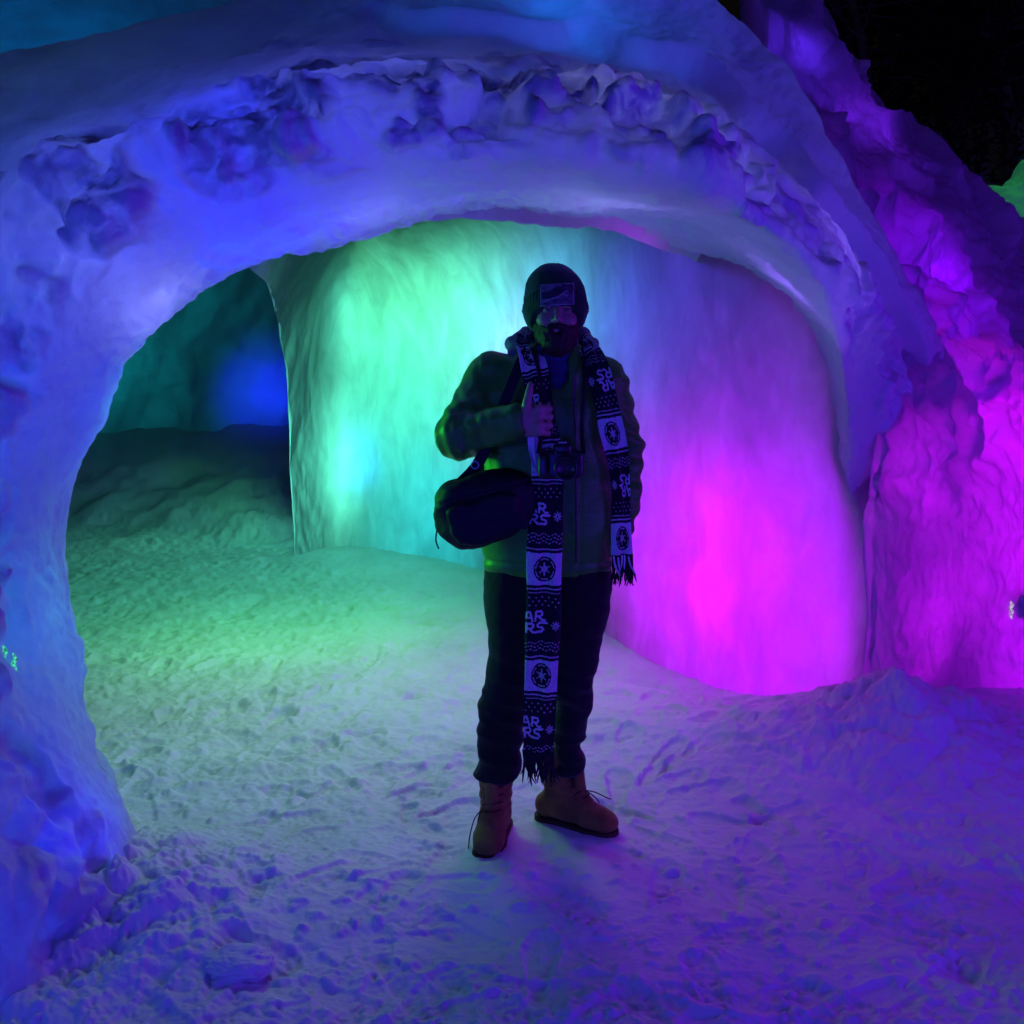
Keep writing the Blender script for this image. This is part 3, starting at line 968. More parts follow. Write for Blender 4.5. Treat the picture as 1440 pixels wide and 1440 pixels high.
        for d in range(3):
            sl0 = [slice(1, -1)] * 3; sl1 = [slice(1, -1)] * 3
            sl0[d] = slice(0, -1); sl1[d] = slice(1, None)
            s0, s1 = sg[tuple(sl0)], sg[tuple(sl1)]
            for flip, mm in ((0, s0 & ~s1), (1, s1 & ~s0)):
                A = np.nonzero(mm)
                q = [A[e] + (0 if e == d else 1) for e in range(3)]
                o = [(d + 1) % 3, (d + 2) % 3]
                def cell(a, b):
                    r = list(q)
                    r[o[0]] = r[o[0]] - a; r[o[1]] = r[o[1]] - b
                    return idx[r[0], r[1], r[2]]
                f = [cell(1, 1), cell(0, 1), cell(0, 0), cell(1, 0)]
                if flip: f = f[::-1]
                quads.append(np.stack(f, -1))
        quads = np.concatenate(quads)
        quads = quads[(quads >= 0).all(1)]
        # two light smoothing passes
        n = len(pos)
        e = np.concatenate([quads[:, [0, 1]], quads[:, [1, 2]], quads[:, [2, 3]], quads[:, [3, 0]]])
        for lam in (0.5, 0.35):
            acc = np.zeros((n, 3)); ct = np.zeros(n)
            for d in range(3):
                acc[:, d] = np.bincount(e[:, 0], pos[e[:, 1], d], n) + np.bincount(e[:, 1], pos[e[:, 0], d], n)
            ct = np.bincount(e[:, 0], minlength=n) + np.bincount(e[:, 1], minlength=n)
            pos = pos * (1 - lam) + lam * acc / np.maximum(ct, 1)[:, None]
        return mesh_np(name, pos, quads, mat, parent)


def tube(name, pts, r, mat, parent, n=10, sub=6, flat=1.0):
    pts = np.array([np.array(p) for p in pts], float)
    ts = np.linspace(0, len(pts) - 1, (len(pts) - 1) * sub + 1)
    Q = cr(pts, ts); T = np.gradient(Q, axis=0); T /= np.linalg.norm(T, axis=1, keepdims=True) + 1e-9
    rr_ = np.interp(ts, np.arange(len(pts)), r) if np.ndim(r) else np.full(len(Q), r)
    up = np.array([0.0, 1.0, 0.05]); A = np.cross(T, up); A /= np.linalg.norm(A, axis=1, keepdims=True) + 1e-9
    B = np.cross(T, A)
    a = np.linspace(0, 2 * math.pi, n, endpoint=False)
    P = Q[:, None] + rr_[:, None, None] * (np.cos(a)[None, :, None] * A[:, None] + flat * np.sin(a)[None, :, None] * B[:, None])
    q = grid_quads(len(Q), n, True)
    if name is None: return P.reshape(-1, 3), q
    return mesh_np(name, P, q, mat, parent)


def many(name, pieces, mat, parent):
    V = []; Q = []; n = 0
    for v, q in pieces:
        V.append(v); Q.append(q + n); n += len(v)
    return mesh_np(name, np.concatenate(V), np.concatenate(Q), mat, parent)


person = empty('person', (0.10, MY, 0.0), 'bearded man in dark green jacket and beanie standing under the ice arch', 'person')
OFF = np.array([0.10, MY, 0.0])
SKIN = cloth_mat('skin', (0.36, 0.21, 0.15), rough=0.5, scale=500, bump=0.08, sheen=0, var=0.15, spec=0.45)
JACKET = cloth_mat('green_nylon', (0.040, 0.27, 0.022), rough=0.45, scale=900, bump=0.05, sheen=0.0, var=0.25, spec=0.35, wrinkle=0.2)
TROUS = cloth_mat('black_cloth', (0.012, 0.012, 0.014), rough=0.85, scale=700, bump=0.2, var=0.3, spec=0.15, wrinkle=0.3)
KNIT = cloth_mat('dark_green_knit', (0.008, 0.060, 0.018), rough=0.9, scale=350, bump=0.6, sheen=0.2, spec=0.15)
HAIR = cloth_mat('brown_hair', (0.035, 0.018, 0.011), rough=0.6, scale=420, bump=1.0, sheen=0.0, spec=0.25)
LEATHER = cloth_mat('tan_nubuck', (0.27, 0.145, 0.03), rough=0.8, scale=160, bump=0.3, var=0.4, big=14)
RUBBER = cloth_mat('dark_rubber', (0.07, 0.035, 0.015), rough=0.7, scale=200, bump=0.2, sheen=0)
BLACKN = cloth_mat('black_nylon', (0.010, 0.010, 0.012), rough=0.6, scale=900, bump=0.3, sheen=0.0, spec=0.25, wrinkle=0.12)
PLAST = cloth_mat('black_plastic', (0.012, 0.012, 0.013), rough=0.35, scale=900, bump=0.1, sheen=0, spec=0.5)
GREYF = cloth_mat('grey_fleece', (0.14, 0.145, 0.16), rough=0.9, scale=250, bump=0.6)
SHIRT = cloth_mat('blue_shirt', (0.035, 0.04, 0.13), rough=0.85, scale=500, bump=0.2)
METAL = cloth_mat('brushed_metal', (0.6, 0.6, 0.62), rough=0.3, scale=300, bump=0.05, sheen=0, spec=0.8)


def finish(o):
    """shift a world-space mesh under the person's Empty"""
    me = o.data
    n = len(me.vertices); co = np.empty(n * 3, np.float32)
    me.vertices.foreach_get('co', co)
    co = co.reshape(-1, 3) - OFF.astype(np.float32)
    me.vertices.foreach_set('co', co.ravel()); me.update()
    return o


# ---------------- body
HC = M(781, 424, -0.03)          # centre of the cranium
def build_body():
    hz = HC[2]
    g = SDF(axis(-0.30, 0.58, 0.009, [(0.02, 0.20, 0.0026)]), axis(MY - 0.34, MY + 0.24, 0.009, [(MY - 0.30, MY + 0.07, 0.0032)]),
            axis(0.0, 1.80, 0.010, [(1.20, 1.40, 0.0030), (1.50, 1.74, 0.0026)]))
    # trunk, arms and legs under the clothes
    g.stack([(0.80, M(767, 800)[0], MY, 0.145, 0.085), (1.0, M(768, 700)[0], MY, 0.14, 0.09), (1.25, M(772, 600)[0], MY, 0.145, 0.09), (1.40, M(776, 545)[0], MY, 0.14, 0.075), (1.48, M(778, 510)[0], MY, 0.075, 0.06)], 0.03)
    for pts, r in ((((700, 540, 0), (655, 612, -0.095), (722, 594, -0.185)), (0.040, 0.034, 0.028)), (((845, 545, 0), (878, 635, 0.025), (872, 725, -0.01)), (0.038, 0.030, 0.024))):
        P = [M(*p) for p in pts]
        g.cone(P[0], P[1], r[0], r[1], 0.03); g.cone(P[1], P[2], r[1], r[2], 0.03)
    for hip, kn, an in (((722, 800, 0), (715, 960, -0.01), (699, 1100, 0.03)), ((808, 800, 0), (805, 960, 0.055), (798, 1090, 0.110))):
        P = [M(*p) for p in (hip, kn, an)]
        g.cone(P[0], P[1], 0.058, 0.036, 0.02); g.cone(P[1], P[2], 0.036, 0.028, 0.02)
        g.cone(P[2], (P[2][0], P[2][1] - 0.03, 0.06), 0.034, 0.030, 0.01)
    # hand tucked into the right pocket
    g.ell(M(862, 745, -0.03), (0.024, 0.03, 0.035), 0.01)
    # neck and head
    g.cone(M(778, 510, 0.01), HC + [0, 0.01, -0.08], 0.066, 0.060, 0.03)
    g.ell(HC, (0.076, 0.096, 0.100), 0.02)
    g.ell(HC + [0.002, -0.020, -0.078], (0.062, 0.072, 0.070), 0.03)
    g.ell(HC + [0.002, -0.055, -0.118], (0.034, 0.036, 0.026), 0.025)       # chin
    for sx in (-1, 1):
        g.ell(HC + [sx * 0.036 + .002, -0.070, -0.060], (0.022, 0.020, 0.018), 0.02)   # cheek
        g.ell(HC + [sx * 0.079, 0.005, -0.045], (0.010, 0.018, 0.030), 0.008)          # ear
        g.ell(HC + [sx * 0.031 + .002, -0.099, -0.026], (0.018, 0.016, 0.012), 0.012, 'sub')  # socket
        g.ell(HC + [sx * 0.031 + .002, -0.083, -0.027], (0.0125, 0.0125, 0.0115), 0.003)      # eyeball under lids
        g.cone(HC + [sx * 0.018, -0.095, -0.014], HC + [sx * 0.048, -0.085, -0.013], 0.006, 0.005, 0.010)  # brow
        g.cone(HC + [sx * 0.020, -0.0955, -0.021], HC + [sx * 0.044, -0.087, -0.022], 0.0025, 0.002, 0.002)  # upper lid
    g.cone(HC + [0.002, -0.094, -0.022], HC + [0.002, -0.117, -0.058], 0.0075, 0.0105, 0.008)    # nose
    for sx in (-1, 1):
        g.ell(HC + [0.002 + sx * 0.012, -0.104, -0.062], (0.0075, 0.010, 0.007), 0.005)
        g.ell(HC + [0.002 + sx * 0.0065, -0.112, -0.069], (0.003, 0.0045, 0.003), 0.002, 'sub')
    g.cone(HC + [-0.016, -0.092, -0.0885], HC + [0.020, -0.092, -0.0885], 0.0045, 0.0045, 0.004)  # lips
    g.cone(HC + [-0.013, -0.092, -0.0975], HC + [0.017, -0.092, -0.0975], 0.0052, 0.0052, 0.004)
    g.cone(HC + [-0.022, -0.100, -0.093], HC + [0.026, -0.100, -0.093], 0.0012, 0.0012, 0.003, 'sub')
    # fist at the chest: wrist -> palm -> four bent fingers and a raised thumb
    g.cone(M(722, 594, -0.185), M(738, 592, -0.20), 0.030, 0.030, 0.015)
    g.cone(M(741, 583, -0.205), M(757, 581, -0.215), 0.027, 0.023, 0.012, sq=(1, 0.72, 1))
    g.cone(M(741, 602, -0.205), M(757, 603, -0.215), 0.027, 0.022, 0.012, sq=(1, 0.72, 1))
    for i, (py, L, r) in enumerate(((572, 1.0, 0.0108), (583, 1.08, 0.0112), (595, 1.03, 0.0108), (606, 0.88, 0.0096))):
        K0 = M(757, py + 2, -0.222); K1 = M(757 + 15 * L, py + 3, -0.208); K2 = M(757 + 12 * L, py + 4, -0.178); K3 = M(757 - 5, py + 5, -0.172)
        g.ell(K0, (r * 1.12,) * 3, 0.006)
        g.cone(K0, K1, r * 1.05, r, 0.003); g.cone(K1, K2, r, r * 0.92, 0.003); g.cone(K2, K3, r * 0.92, r * 0.82, 0.003)
    T0 = M(739, 582, -0.215); T1 = M(741, 566, -0.231); T2 = M(744, 552, -0.230); T3 = M(746, 541, -0.223)
    g.cone(T0, T1, 0.018, 0.0128, 0.008); g.cone(T1, T2, 0.0128, 0.0115, 0.003); g.cone(T2, T3, 0.0115, 0.0095, 0.003)
    return finish(g.mesh('body', SKIN, person))


build_body()

# ---------------- eyes
pcs = []
for sx in (-1, 1):
    cpt = HC + [sx * 0.031 + .002, -0.0855, -0.0275]
    n = 14
    Th, Ph = np.meshgrid(np.linspace(0.05, math.pi - .05, n), np.linspace(0, 2 * math.pi, n, endpoint=False), indexing='ij')
    Pp = np.stack([np.sin(Th) * np.cos(Ph), np.sin(Th) * np.sin(Ph), 0.62 * np.cos(Th)], -1) * 0.0112 + cpt
    pcs.append((Pp.reshape(-1, 3), grid_quads(n, n, True)))
EYEM = cloth_mat('eye', (0.10, 0.07, 0.06), rough=0.1, sheen=0, bump=0, spec=0.8)
for p_ in pcs: finish(many('eye', [p_], EYEM, person))

# ---------------- beard and moustache
def build_beard():
    g = SDF(axis(HC[0] - 0.11, HC[0] + 0.11, 0.0026), axis(HC[1] - 0.16, HC[1] + 0.09, 0.003), axis(HC[2] - 0.20, HC[2] - 0.02, 0.0026))
    g.ell(HC + [0.002, -0.024, -0.086], (0.070, 0.079, 0.074), 0.0)
    g.ell(HC + [0.003, -0.062, -0.134], (0.047, 0.045, 0.038), 0.03)
    x, y, z = g.X, g.Y, g.Z
    # keep the jaw, clear the cheeks, nose and mouth
    u = np.abs(x - HC[0] - 0.002)
    top = HC[2] - 0.073 - 0.024 * (1 - np.clip(u / 0.055, 0, 1)) + 0.075 * np.clip((y - HC[1] + 0.075) / 0.05, 0, 1) - 0.0 * z
    g.v = np.maximum(g.v, (z - top) * 0.8).astype(np.float32)
    g.v = np.maximum(g.v, (y - HC[1] - 0.02) + 0 * z).astype(np.float32)
    g.cone(HC + [-0.014, -0.108, -0.0935], HC + [0.018, -0.108, -0.0935], 0.0085, 0.0085, 0.004, 'sub')
    for sx in (-1, 1):      # moustache wings
        g.cone(HC + [0.002, -0.104, -0.078], HC + [0.002 + sx * 0.022, -0.099, -0.083], 0.0075, 0.0075, 0.006)
        g.cone(HC + [0.002 + sx * 0.022, -0.099, -0.083], HC + [0.002 + sx * 0.036, -0.086, -0.103], 0.0075, 0.008, 0.008)
    g.add_noise(lambda a, b, c: 0.0035 * fbm(a, b, c * 0.35, 130, 2, 200) + 0.003 * perlin(a, b, c, 50, 203))
    return finish(g.mesh('beard', HAIR, person))


build_beard()
# eyebrows
for sx in (-1, 1): finish(many('eyebrow', [tube(None, [HC + [sx * 0.014 + .002, -0.0995, -0.012], HC + [sx * 0.030 + .002, -0.0985, -0.008], HC + [sx * 0.048 + .002, -0.086, -0.013]], [0.0025, 0.0045, 0.002], None, None, flat=0.6)], HAIR, person))

# ---------------- knitted hat
def build_hat():
    g = SDF(axis(HC[0] - 0.14, HC[0] + 0.14, 0.0028), axis(HC[1] - 0.15, HC[1] + 0.17, 0.003), axis(HC[2] - 0.13, HC[2] + 0.16, 0.0028))
    g.ell(HC + [0.0, 0.010, -0.006], (0.0985, 0.116, 0.112), 0.0)
    g.ell(HC + [-0.010, 0.02, 0.060], (0.072, 0.088, 0.056), 0.03)
    x, y, z = g.X, g.Y, g.Z
    cut = HC[2] - 0.010 - 0.080 * np.clip((y - HC[1] + 0.110) / 0.10, 0, 1) + 0 * x
    cuff = cut + 0.066
    # turned-up brim, a little thicker
    ang = np.arctan2(y - HC[1] - 0.01, x - HC[0])
    rib = 0.0012 * np.cos(ang * 60)
    inb = 1 / (1 + np.exp(-(cuff - z) / 0.0025))
    g.v = (g.v - 0.0065 * inb - 0.0035 * np.exp(-((z - cuff + 0.004) / 0.005)**2) + rib).astype(np.float32)
    g.v = np.maximum(g.v, (cut - z) * 0.85).astype(np.float32)
    inner = SDF(g.xs, g.ys, g.zs); inner.ell(HC + [0, 0.006, -0.012], (0.082, 0.103, 0.105), 0.0)
    g.v = np.maximum(g.v, -inner.v)
    g.add_noise(lambda a, b, c: 0.004 * fbm(a, b, c, 16, 2, 210))
    return finish(g.mesh('knitted_hat', KNIT, person))


hat = build_hat()

# ---------------- raster drawing for knitted patterns
def paint(img, p0, p1, wd, val):
    h, w_ = img.shape
    yy, xx = np.mgrid[0:h, 0:w_] + 0.5
    p0 = np.array(p0, float); p1 = np.array(p1, float); d = p1 - p0
    t = np.clip(((xx - p0[0]) * d[0] + (yy - p0[1]) * d[1]) / ((d**2).sum() + 1e-9), 0, 1)
    m = np.hypot(xx - p0[0] - t * d[0], yy - p0[1] - t * d[1]) < wd / 2
    img[m] = val


def poly(img, pts, wd, val):
    for a, b in zip(pts[:-1], pts[1:]): paint(img, a, b, wd, val)


def glyph(img, ch, x, y, w_, h, wd, val=1.0):
    G = {'A': [[(0, 1), (0.35, 0), (0.62, 0), (1, 1)], [(0.25, .62), (.8, .62)]],
         'R': [[(0, 1), (0, 0), (.75, 0), (.9, .15), (.9, .42), (.7, .55), (0, .55)], [(.45, .55), (.95, 1), (1.35, 1)]],
         'S': [[(1.35, 0), (.25, 0), (0.03, .2), (.15, .46), (.75, .55), (.9, .78), (.7, 1), (-0.1, 1)]],
         'T': [[(0, 0), (1, 0)], [(.5, 0), (.5, 1)]],
         'W': [[(0, 0), (.25, 1), (.5, .3), (.75, 1), (1, 0)]]}
    for st in G[ch]: poly(img, [(x + p[0] * w_, y + p[1] * h) for p in st], wd, val)


PER, WCOL = 292, 96          # one repeat of the scarf: 292 rows of 1.1 mm, 96 columns
def scarf_tile():
    t = np.zeros((PER, WCOL))
    t[0:86] = 1.0
    yy, xx = np.mgrid[0:PER, 0:WCOL] + 0.5
    cx, cy = 48, 43
    r = np.hypot(xx - cx, (yy - cy) / 1.14); a = np.arctan2(yy - cy, xx - cx)
    t[(r < 30)] = 0.0
    t[(r > 23) & (r < 26) & (np.abs(np.sin(3 * a)) > 0.35)] = 0.8
    t[r < 8] = 0.8
    for k in range(6):
        an = k * math.pi / 3 + math.pi / 6
        paint(t, (cx, cy), (cx + 15 * math.cos(an), cy + 17 * math.sin(an)), 3.2, 0.8)
    t[90:91] = 0
    t[94:98] = 0.85; t[105:108, 4:-4] = 0.6
    for j, row in enumerate((120, 131, 142)):
        for c0 in range(6 + (j % 2) * 9, WCOL, 18):
            t[row - 2:row + 2, c0 - 2:c0 + 2] = 0.75
    glyph(t, 'A', -4, 160, 22, 24, 5.5); glyph(t, 'R', 26, 160, 19, 24, 5.5)
    glyph(t, 'R', 4, 191, 19, 24, 5.5); glyph(t, 'S', 32, 191, 19, 24, 5.5)
    for k in range(8):
        an = k * math.pi / 4
        paint(t, (80 + 4 * math.cos(an), 194 + 4 * math.sin(an)), (80 + 11 * math.cos(an), 194 + 12 * math.sin(an)), 3.4, 0.8)
    for j in range(3):
        for c0 in range(0, WCOL, 3):
            row = 240 + j * 10 + int(4 * abs(((c0 / 14.0) % 2) - 1) * 2) - 2
            if (c0 // 3 + j) % 3 != 2: t[row:row + 3, c0:c0 + 3] = 0.7
    t[280:284] = 0.8
    return t


TILE = scarf_tile()


def scarf_material():
    m, n, o = new_mat('knitted_scarf')
    at = N(n, 'ShaderNodeAttribute'); at.attribute_name = 'knit'
    p = N(n, 'ShaderNodeBsdfPrincipled', Roughness=0.9)
    p.inputs['Specular IOR Level'].default_value = 0.15
    p.inputs['Sheen Weight'].default_value = 0.15
    r = ramp(n, at.outputs['Fac'], [(0.0, (0.010, 0.010, 0.016)), (1.0, (0.62, 0.64, 0.68))])
    tc = N(n, 'ShaderNodeTexCoord'); nz = N(n, 'ShaderNodeTexNoise', Scale=450.0, Detail=2.0)
    n.links.new(tc.outputs['Object'], nz.inputs['Vector'])
    b = N(n, 'ShaderNodeBump', Strength=0.5, Distance=0.001)
    n.links.new(nz.outputs[0], b.inputs['Height']); n.links.new(b.outputs[0], p.inputs['Normal'])
    n.links.new(r.outputs[0], p.inputs['Base Color']); n.links.new(p.outputs[0], o.inputs[0])
    return m


SCARFM = scarf_material()


def ribbon(name, rows, parent, s_start, rev=False, nv=64, thick=0.006, val=None, du=0.0016):
    """rows: (px, py, dy, half width m, yaw, curl). Pattern runs down with arc length."""
    C = np.array([M(r[0], r[1], r[2]) for r in rows]); K = len(rows)
    L = np.linalg.norm(np.diff(cr(C, np.linspace(0, K - 1, 400)), axis=0), axis=1).sum()
    nu = int(L / du)
    ts = even(C, nu)
    Q = cr(C, ts); q = cr(np.array([r[3:6] for r in rows], float), ts)
    T = np.gradient(Q, axis=0); T /= np.linalg.norm(T, axis=1, keepdims=True)
    yw = q[:, 1] + 0.22 * perlin(np.arange(nu) * L / nu * 4.0, np.zeros(nu), np.zeros(nu), 1, 229)
    side = np.stack([np.cos(yw), np.sin(yw), 0.05 * perlin(np.arange(nu) * L / nu * 5.0, np.zeros(nu), np.zeros(nu), 1, 219)], -1)
    side -= (side * T).sum(1, keepdims=True) * T; side /= np.linalg.norm(side, axis=1, keepdims=True)
    nor = np.cross(side, T)           # toward the viewer for a hanging strip
    nor *= np.sign((nor[:, 1:2] < 0) * 2 - 1.0) * 1.0
    v = np.linspace(-1, 1, nv)
    dist = np.arange(nu) * L / nu
    fold = (0.011 * perlin(v[None] * 0.9 + 0 * dist[:, None], 0 * v[None] + dist[:, None] * 3.0, 0 * v[None] + 0 * dist[:, None], 1.7, 220)
            + 0.0045 * np.sin(v[None] * 5 + dist[:, None] * 5 + 2 * perlin(dist * 3, 0 * dist, 0 * dist, 1, 218)[:, None])
            - 0.010 * np.exp(-((v[None] - 0.35 - 0.3 * perlin(dist * 4, 0 * dist, 0 * dist, 1, 217)[:, None]) / 0.12)**2) * sst(0.62, 0.25, dist)[:, None])
    wob = 1 + 0.12 * perlin(dist * 7, 0 * dist, 0 * dist, 1, 222)
    bow = q[:, 2][:, None] * (1 - v[None]**2)
    P0 = Q[:, None] + side[:, None] * (v[None, :, None] * (q[:, 0] * wob)[:, None, None]) + nor[:, None] * (fold + bow)[..., None]
    edge_ = thick * np.sqrt(np.clip(1 - v**6, 0.02, 1))
    stitch = 0.0009 * (np.sin(dist / 0.0032 * math.pi)[:, None] * np.sin(v * nv / 2 * 0.8 * math.pi)[None])
    Pf = P0 + nor[:, None] * (edge_[None, :] * 0.5 + stitch)[..., None]
    Pb = P0 - nor[:, None] * (edge_[None, :] * 0.5)[..., None]
    P = np.concatenate([Pf, Pb[:, ::-1]], 1)
    o = mesh_np(name, P, grid_quads(nu, 2 * nv, True), SCARFM, parent)
    colv = np.concatenate([(v + 1) / 2, (v[::-1] + 1) / 2])
    if rev: colv = 1 - colv
    D2 = np.repeat(dist[:, None], 2 * nv, 1); C2 = np.repeat(colv[None], nu, 0)
    sag = 0.0042 * perlin(C2 * 2.2, D2 * 5.0, 0 * D2, 1.0, 224) + 0.0014 * perlin(C2 * 40, D2 * 160, 0 * D2, 1.0, 226)
    row = ((s_start + (D2 if not rev else -D2) + sag) / 0.0011).astype(int) % PER
    col = np.clip(((C2 + 0.022 * perlin(C2 * 2, D2 * 11.0, 0 * D2, 1.0, 225) + 0.008 * perlin(C2 * 50, D2 * 200, 0 * D2, 1.0, 227)) * WCOL).astype(int), 0, WCOL - 1)
    val_ = TILE[row, col] * (0.80 + 0.28 * perlin(C2 * 45, D2 * 190, 0 * D2, 1.0, 228))
    if val is not None: val_ = np.full_like(val_, val)
    back = np.zeros(2 * nv, bool); back[nv:] = True
    val_ = np.where(back[None], 1 - val_ if val is None else val_, val_)
    att = o.data.attributes.new('knit', 'FLOAT', 'POINT')
    att.data.foreach_set('value', val_.astype(np.float32).ravel())
    return finish(o), Q, side, nor


def fringe(name, Q, side, hw, parent, n, length, mat, seed, drop=(0, 0, -1)):
    r = np.random.RandomState(seed); pcs = []
    for i in range(n):
        u = -1 + 2 * (i + r.rand() * 0.6) / n
        p = Q + side * u * hw
        L_ = length * r.uniform(0.75, 1.12)
        kx, ky = r.normal(0, 0.010, 2)
        pts = [p + [0, 0, 0.004], p + [kx * .3, ky * .3 - 0.002, -L_ * 0.4], p + [kx, ky - 0.004, -L_ * 0.75], p + [kx * 1.6 + r.normal(0, .004), ky * 1.5, -L_]]
        pcs.append(tube(None, pts, [0.0026, 0.0030, 0.0026, 0.0008], None, None, n=6, sub=4))
    return finish(many(name, pcs, mat, parent))


FR = cloth_mat('black_yarn', (0.010, 0.010, 0.013), rough=0.9, scale=600, bump=0.5)
FRW = cloth_mat('white_yarn', (0.6, 0.62, 0.65), rough=0.9, scale=600, bump=0.5)

# ---------------- jacket
def build_jacket():
    g = SDF(axis(-0.30, 0.58, 0.0055), axis(MY - 0.30, MY + 0.22, 0.006), axis(0.80, 1.60, 0.0055))
    rows = []
    for py, x0, x1, dp in ((800, 679, 861, 0.125), (780, 678, 861, 0.132), (720, 680, 864, 0.140), (640, 684, 866, 0.136), (570, 686, 868, 0.128), (530, 692, 860, 0.115), (508, 708, 842, 0.098), (492, 728, 826, 0.082), (480, 742, 818, 0.072)):
        a, b = M(x0, py), M(x1, py)
        rows.append((a[2], (a[0] + b[0]) / 2, MY - 0.005, (b[0] - a[0]) / 2, dp))
    g.stack(rows, 0.02, p=2.4)
    A = [M(690, 532, 0.0), M(646, 612, -0.085), M(729, 592, -0.19)]
    g.cone(A[0], A[1], 0.080, 0.070, 0.045); g.cone(A[1], A[2], 0.070, 0.052, 0.02)
    B = [M(848, 537, 0.01), M(881, 628, 0.03), M(879, 700, 0.0), M(868, 745, -0.03)]
    g.cone(B[0], B[1], 0.076, 0.054, 0.045); g.cone(B[1], B[2], 0.054, 0.048, 0.015); g.cone(B[2], B[3], 0.048, 0.046, 0.02)
    # collar opening
    g.cone(M(779, 520, -0.10), M(779, 450, -0.06), 0.045, 0.062, 0.012, 'sub')
    # front closure: placket ridge and seam
    x, y, z = g.X, g.Y, g.Z
    seam = M(812, 700)[0]
    g.v += np.where(y < MY, 0.0045 * np.exp(-((x - seam) / 0.0035)**2) - 0.003 * np.exp(-((x - seam + 0.018) / 0.012)**2), 0).astype(np.float32)
    # hem band
    hz = M(0, 795)[2]
    g.v += (0.005 * np.exp(-((z - hz - 0.028) / 0.004)**2) + 0 * x + 0 * y).astype(np.float32)

    def folds(a, b, c):
        r = 0.0050 * fbm(a, b, c, 5.0, 2, 230)
        # creases across the bent sleeve
        el = A[1]; d = np.sqrt((a - el[0])**2 + (b - el[1])**2 + (c - el[2])**2)
        wv = sst(0.24, 0.02, d) * (a < -0.02)
        ph = (a * 0.9 + c * 0.35) * 165 + 3.5 * perlin(a, b, c, 9, 233)
        r = r + wv * 0.020 * (np.abs(perlin(a * 1.5 + c * .6, b, c * 0.6 - a * .3, 13.0, 234)) - 0.25) + wv * 0.0018 * np.sin(ph)
        up = sst(0.28, 0.05, np.sqrt((a - A[0][0])**2 + (c - A[0][2] + 0.1)**2)) * (a < -0.02)
        r = r + up * 0.016 * (np.abs(perlin(a * 0.8 - c * .5, b, c * 1.4, 11.0, 236)) - .25)
        rt = (a > 0.34) * 0.0045 * np.sin(c * 95 + 5 * perlin(a, b, c, 8, 238))
        body = (np.abs(a - 0.1) < 0.2) * 0.0038 * np.sin(c * 36 + 4 * perlin(a, b, c, 6, 240))
        return r + rt + body
    g.add_noise(folds)
    # cuff: open the sleeve a little round the wrist
    c0, c1 = M(733, 592, -0.195), M(755, 590, -0.215)
    g.cone(c0, c1, 0.034, 0.040, 0.004, 'sub')
    return finish(g.mesh('jacket', JACKET, person))


jacket = build_jacket()
# zip
finish(tube('zip', [M(806, 520, -0.150), M(809, 600, -0.153), M(810, 700, -0.155), M(810, 790, -0.145)], 0.0028, PLAST, jacket))
jacket.children[0].location = (0, 0, 0)

# hood lining and shirt at the neck
def build_neckwear():
    g = SDF(axis(-0.08, 0.32, 0.004), axis(MY - 0.2, MY + 0.2, 0.004), axis(1.42, 1.62, 0.004))
    ring = [M(724, 497, -0.03), M(722, 482, 0.02), M(740, 470, 0.07), M(779, 468, 0.10), M(818, 470, 0.07), M(832, 484, 0.02), M(826, 500, -0.04)]
    for a, b in zip(ring[:-1], ring[1:]): g.cone(a, b, 0.022, 0.022, 0.01)
    g.add_noise(lambda a, b, c: 0.006 * fbm(a, b, c, 25, 2, 250))
    finish(g.mesh('hood', GREYF, person))
    g = SDF(axis(0.0, 0.26, 0.0035), axis(MY - 0.18, MY + 0.1, 0.0035), axis(1.36, 1.60, 0.0035))
    g.cone(M(783, 545, -0.085), M(783, 500, -0.03), 0.030, 0.072, 0.0)
    g.add_noise(lambda a, b, c: 0.004 * np.sin(c * 190 + 3 * perlin(a, b, c, 14, 252)))
    finish(g.mesh('shirt', SHIRT, person))


build_neckwear()

# ---------------- trousers
def build_trousers():
    g = SDF(axis(-0.20, 0.42, 0.0060), axis(MY - 0.22, MY + 0.24, 0.0065), axis(0.12, 0.92, 0.0060))
    Lr = [(1094, 674, 723, 0.03, 0.070), (1088, 667, 728, 0.03, 0.084), (1072, 668, 732, 0.028, 0.084), (1040, 671, 735, 0.015, 0.070), (1000, 674, 742, 0.0, 0.072), (960, 683, 748, -0.01, 0.078), (910, 688, 760, -0.01, 0.086), (850, 678, 772, -0.005, 0.100), (790, 680, 778, 0, 0.112), (770, 690, 778, 0, 0.10)]
    Rr = [(1086, 777, 819, 0.105, 0.066), (1078, 774, 822, 0.105, 0.078), (1060, 777, 822, 0.10, 0.078), (1030, 780, 822, 0.085, 0.067), (995, 780, 830, 0.07, 0.070), (950, 776, 836, 0.045, 0.078), (900, 768, 848, 0.02, 0.086), (850, 762, 858, 0.005, 0.100), (790, 760, 859, 0, 0.112), (770, 765, 850, 0, 0.10)]
    for rows in (Lr, Rr):
        st = []
        for py, x0, x1, dy, dp in rows:
            a, b = M(x0, py, dy), M(x1, py, dy)
            st.append((a[2], (a[0] + b[0]) / 2, MY + dy, (b[0] - a[0]) / 2, dp))
        g.stack(st, 0.025, p=2.1)

    def folds(a, b, c):
        kn = np.exp(-((c - 0.44) / 0.10)**2) + 1.3 * np.exp(-((c - 0.24) / 0.07)**2) + 0.45
        return kn * 0.014 * (np.abs(perlin(a * 0.6, b * 0.6, c * 1.7 + a * 0.8, 9.0, 260)) - 0.25) + kn * 0.005 * perlin(a * .5, b * .5, c * 2.2, 16, 262) + 0.006 * fbm(a, b, c, 6, 2, 263)
    g.add_noise(folds)
    return finish(g.mesh('trousers', TROUS, person))


build_trousers()

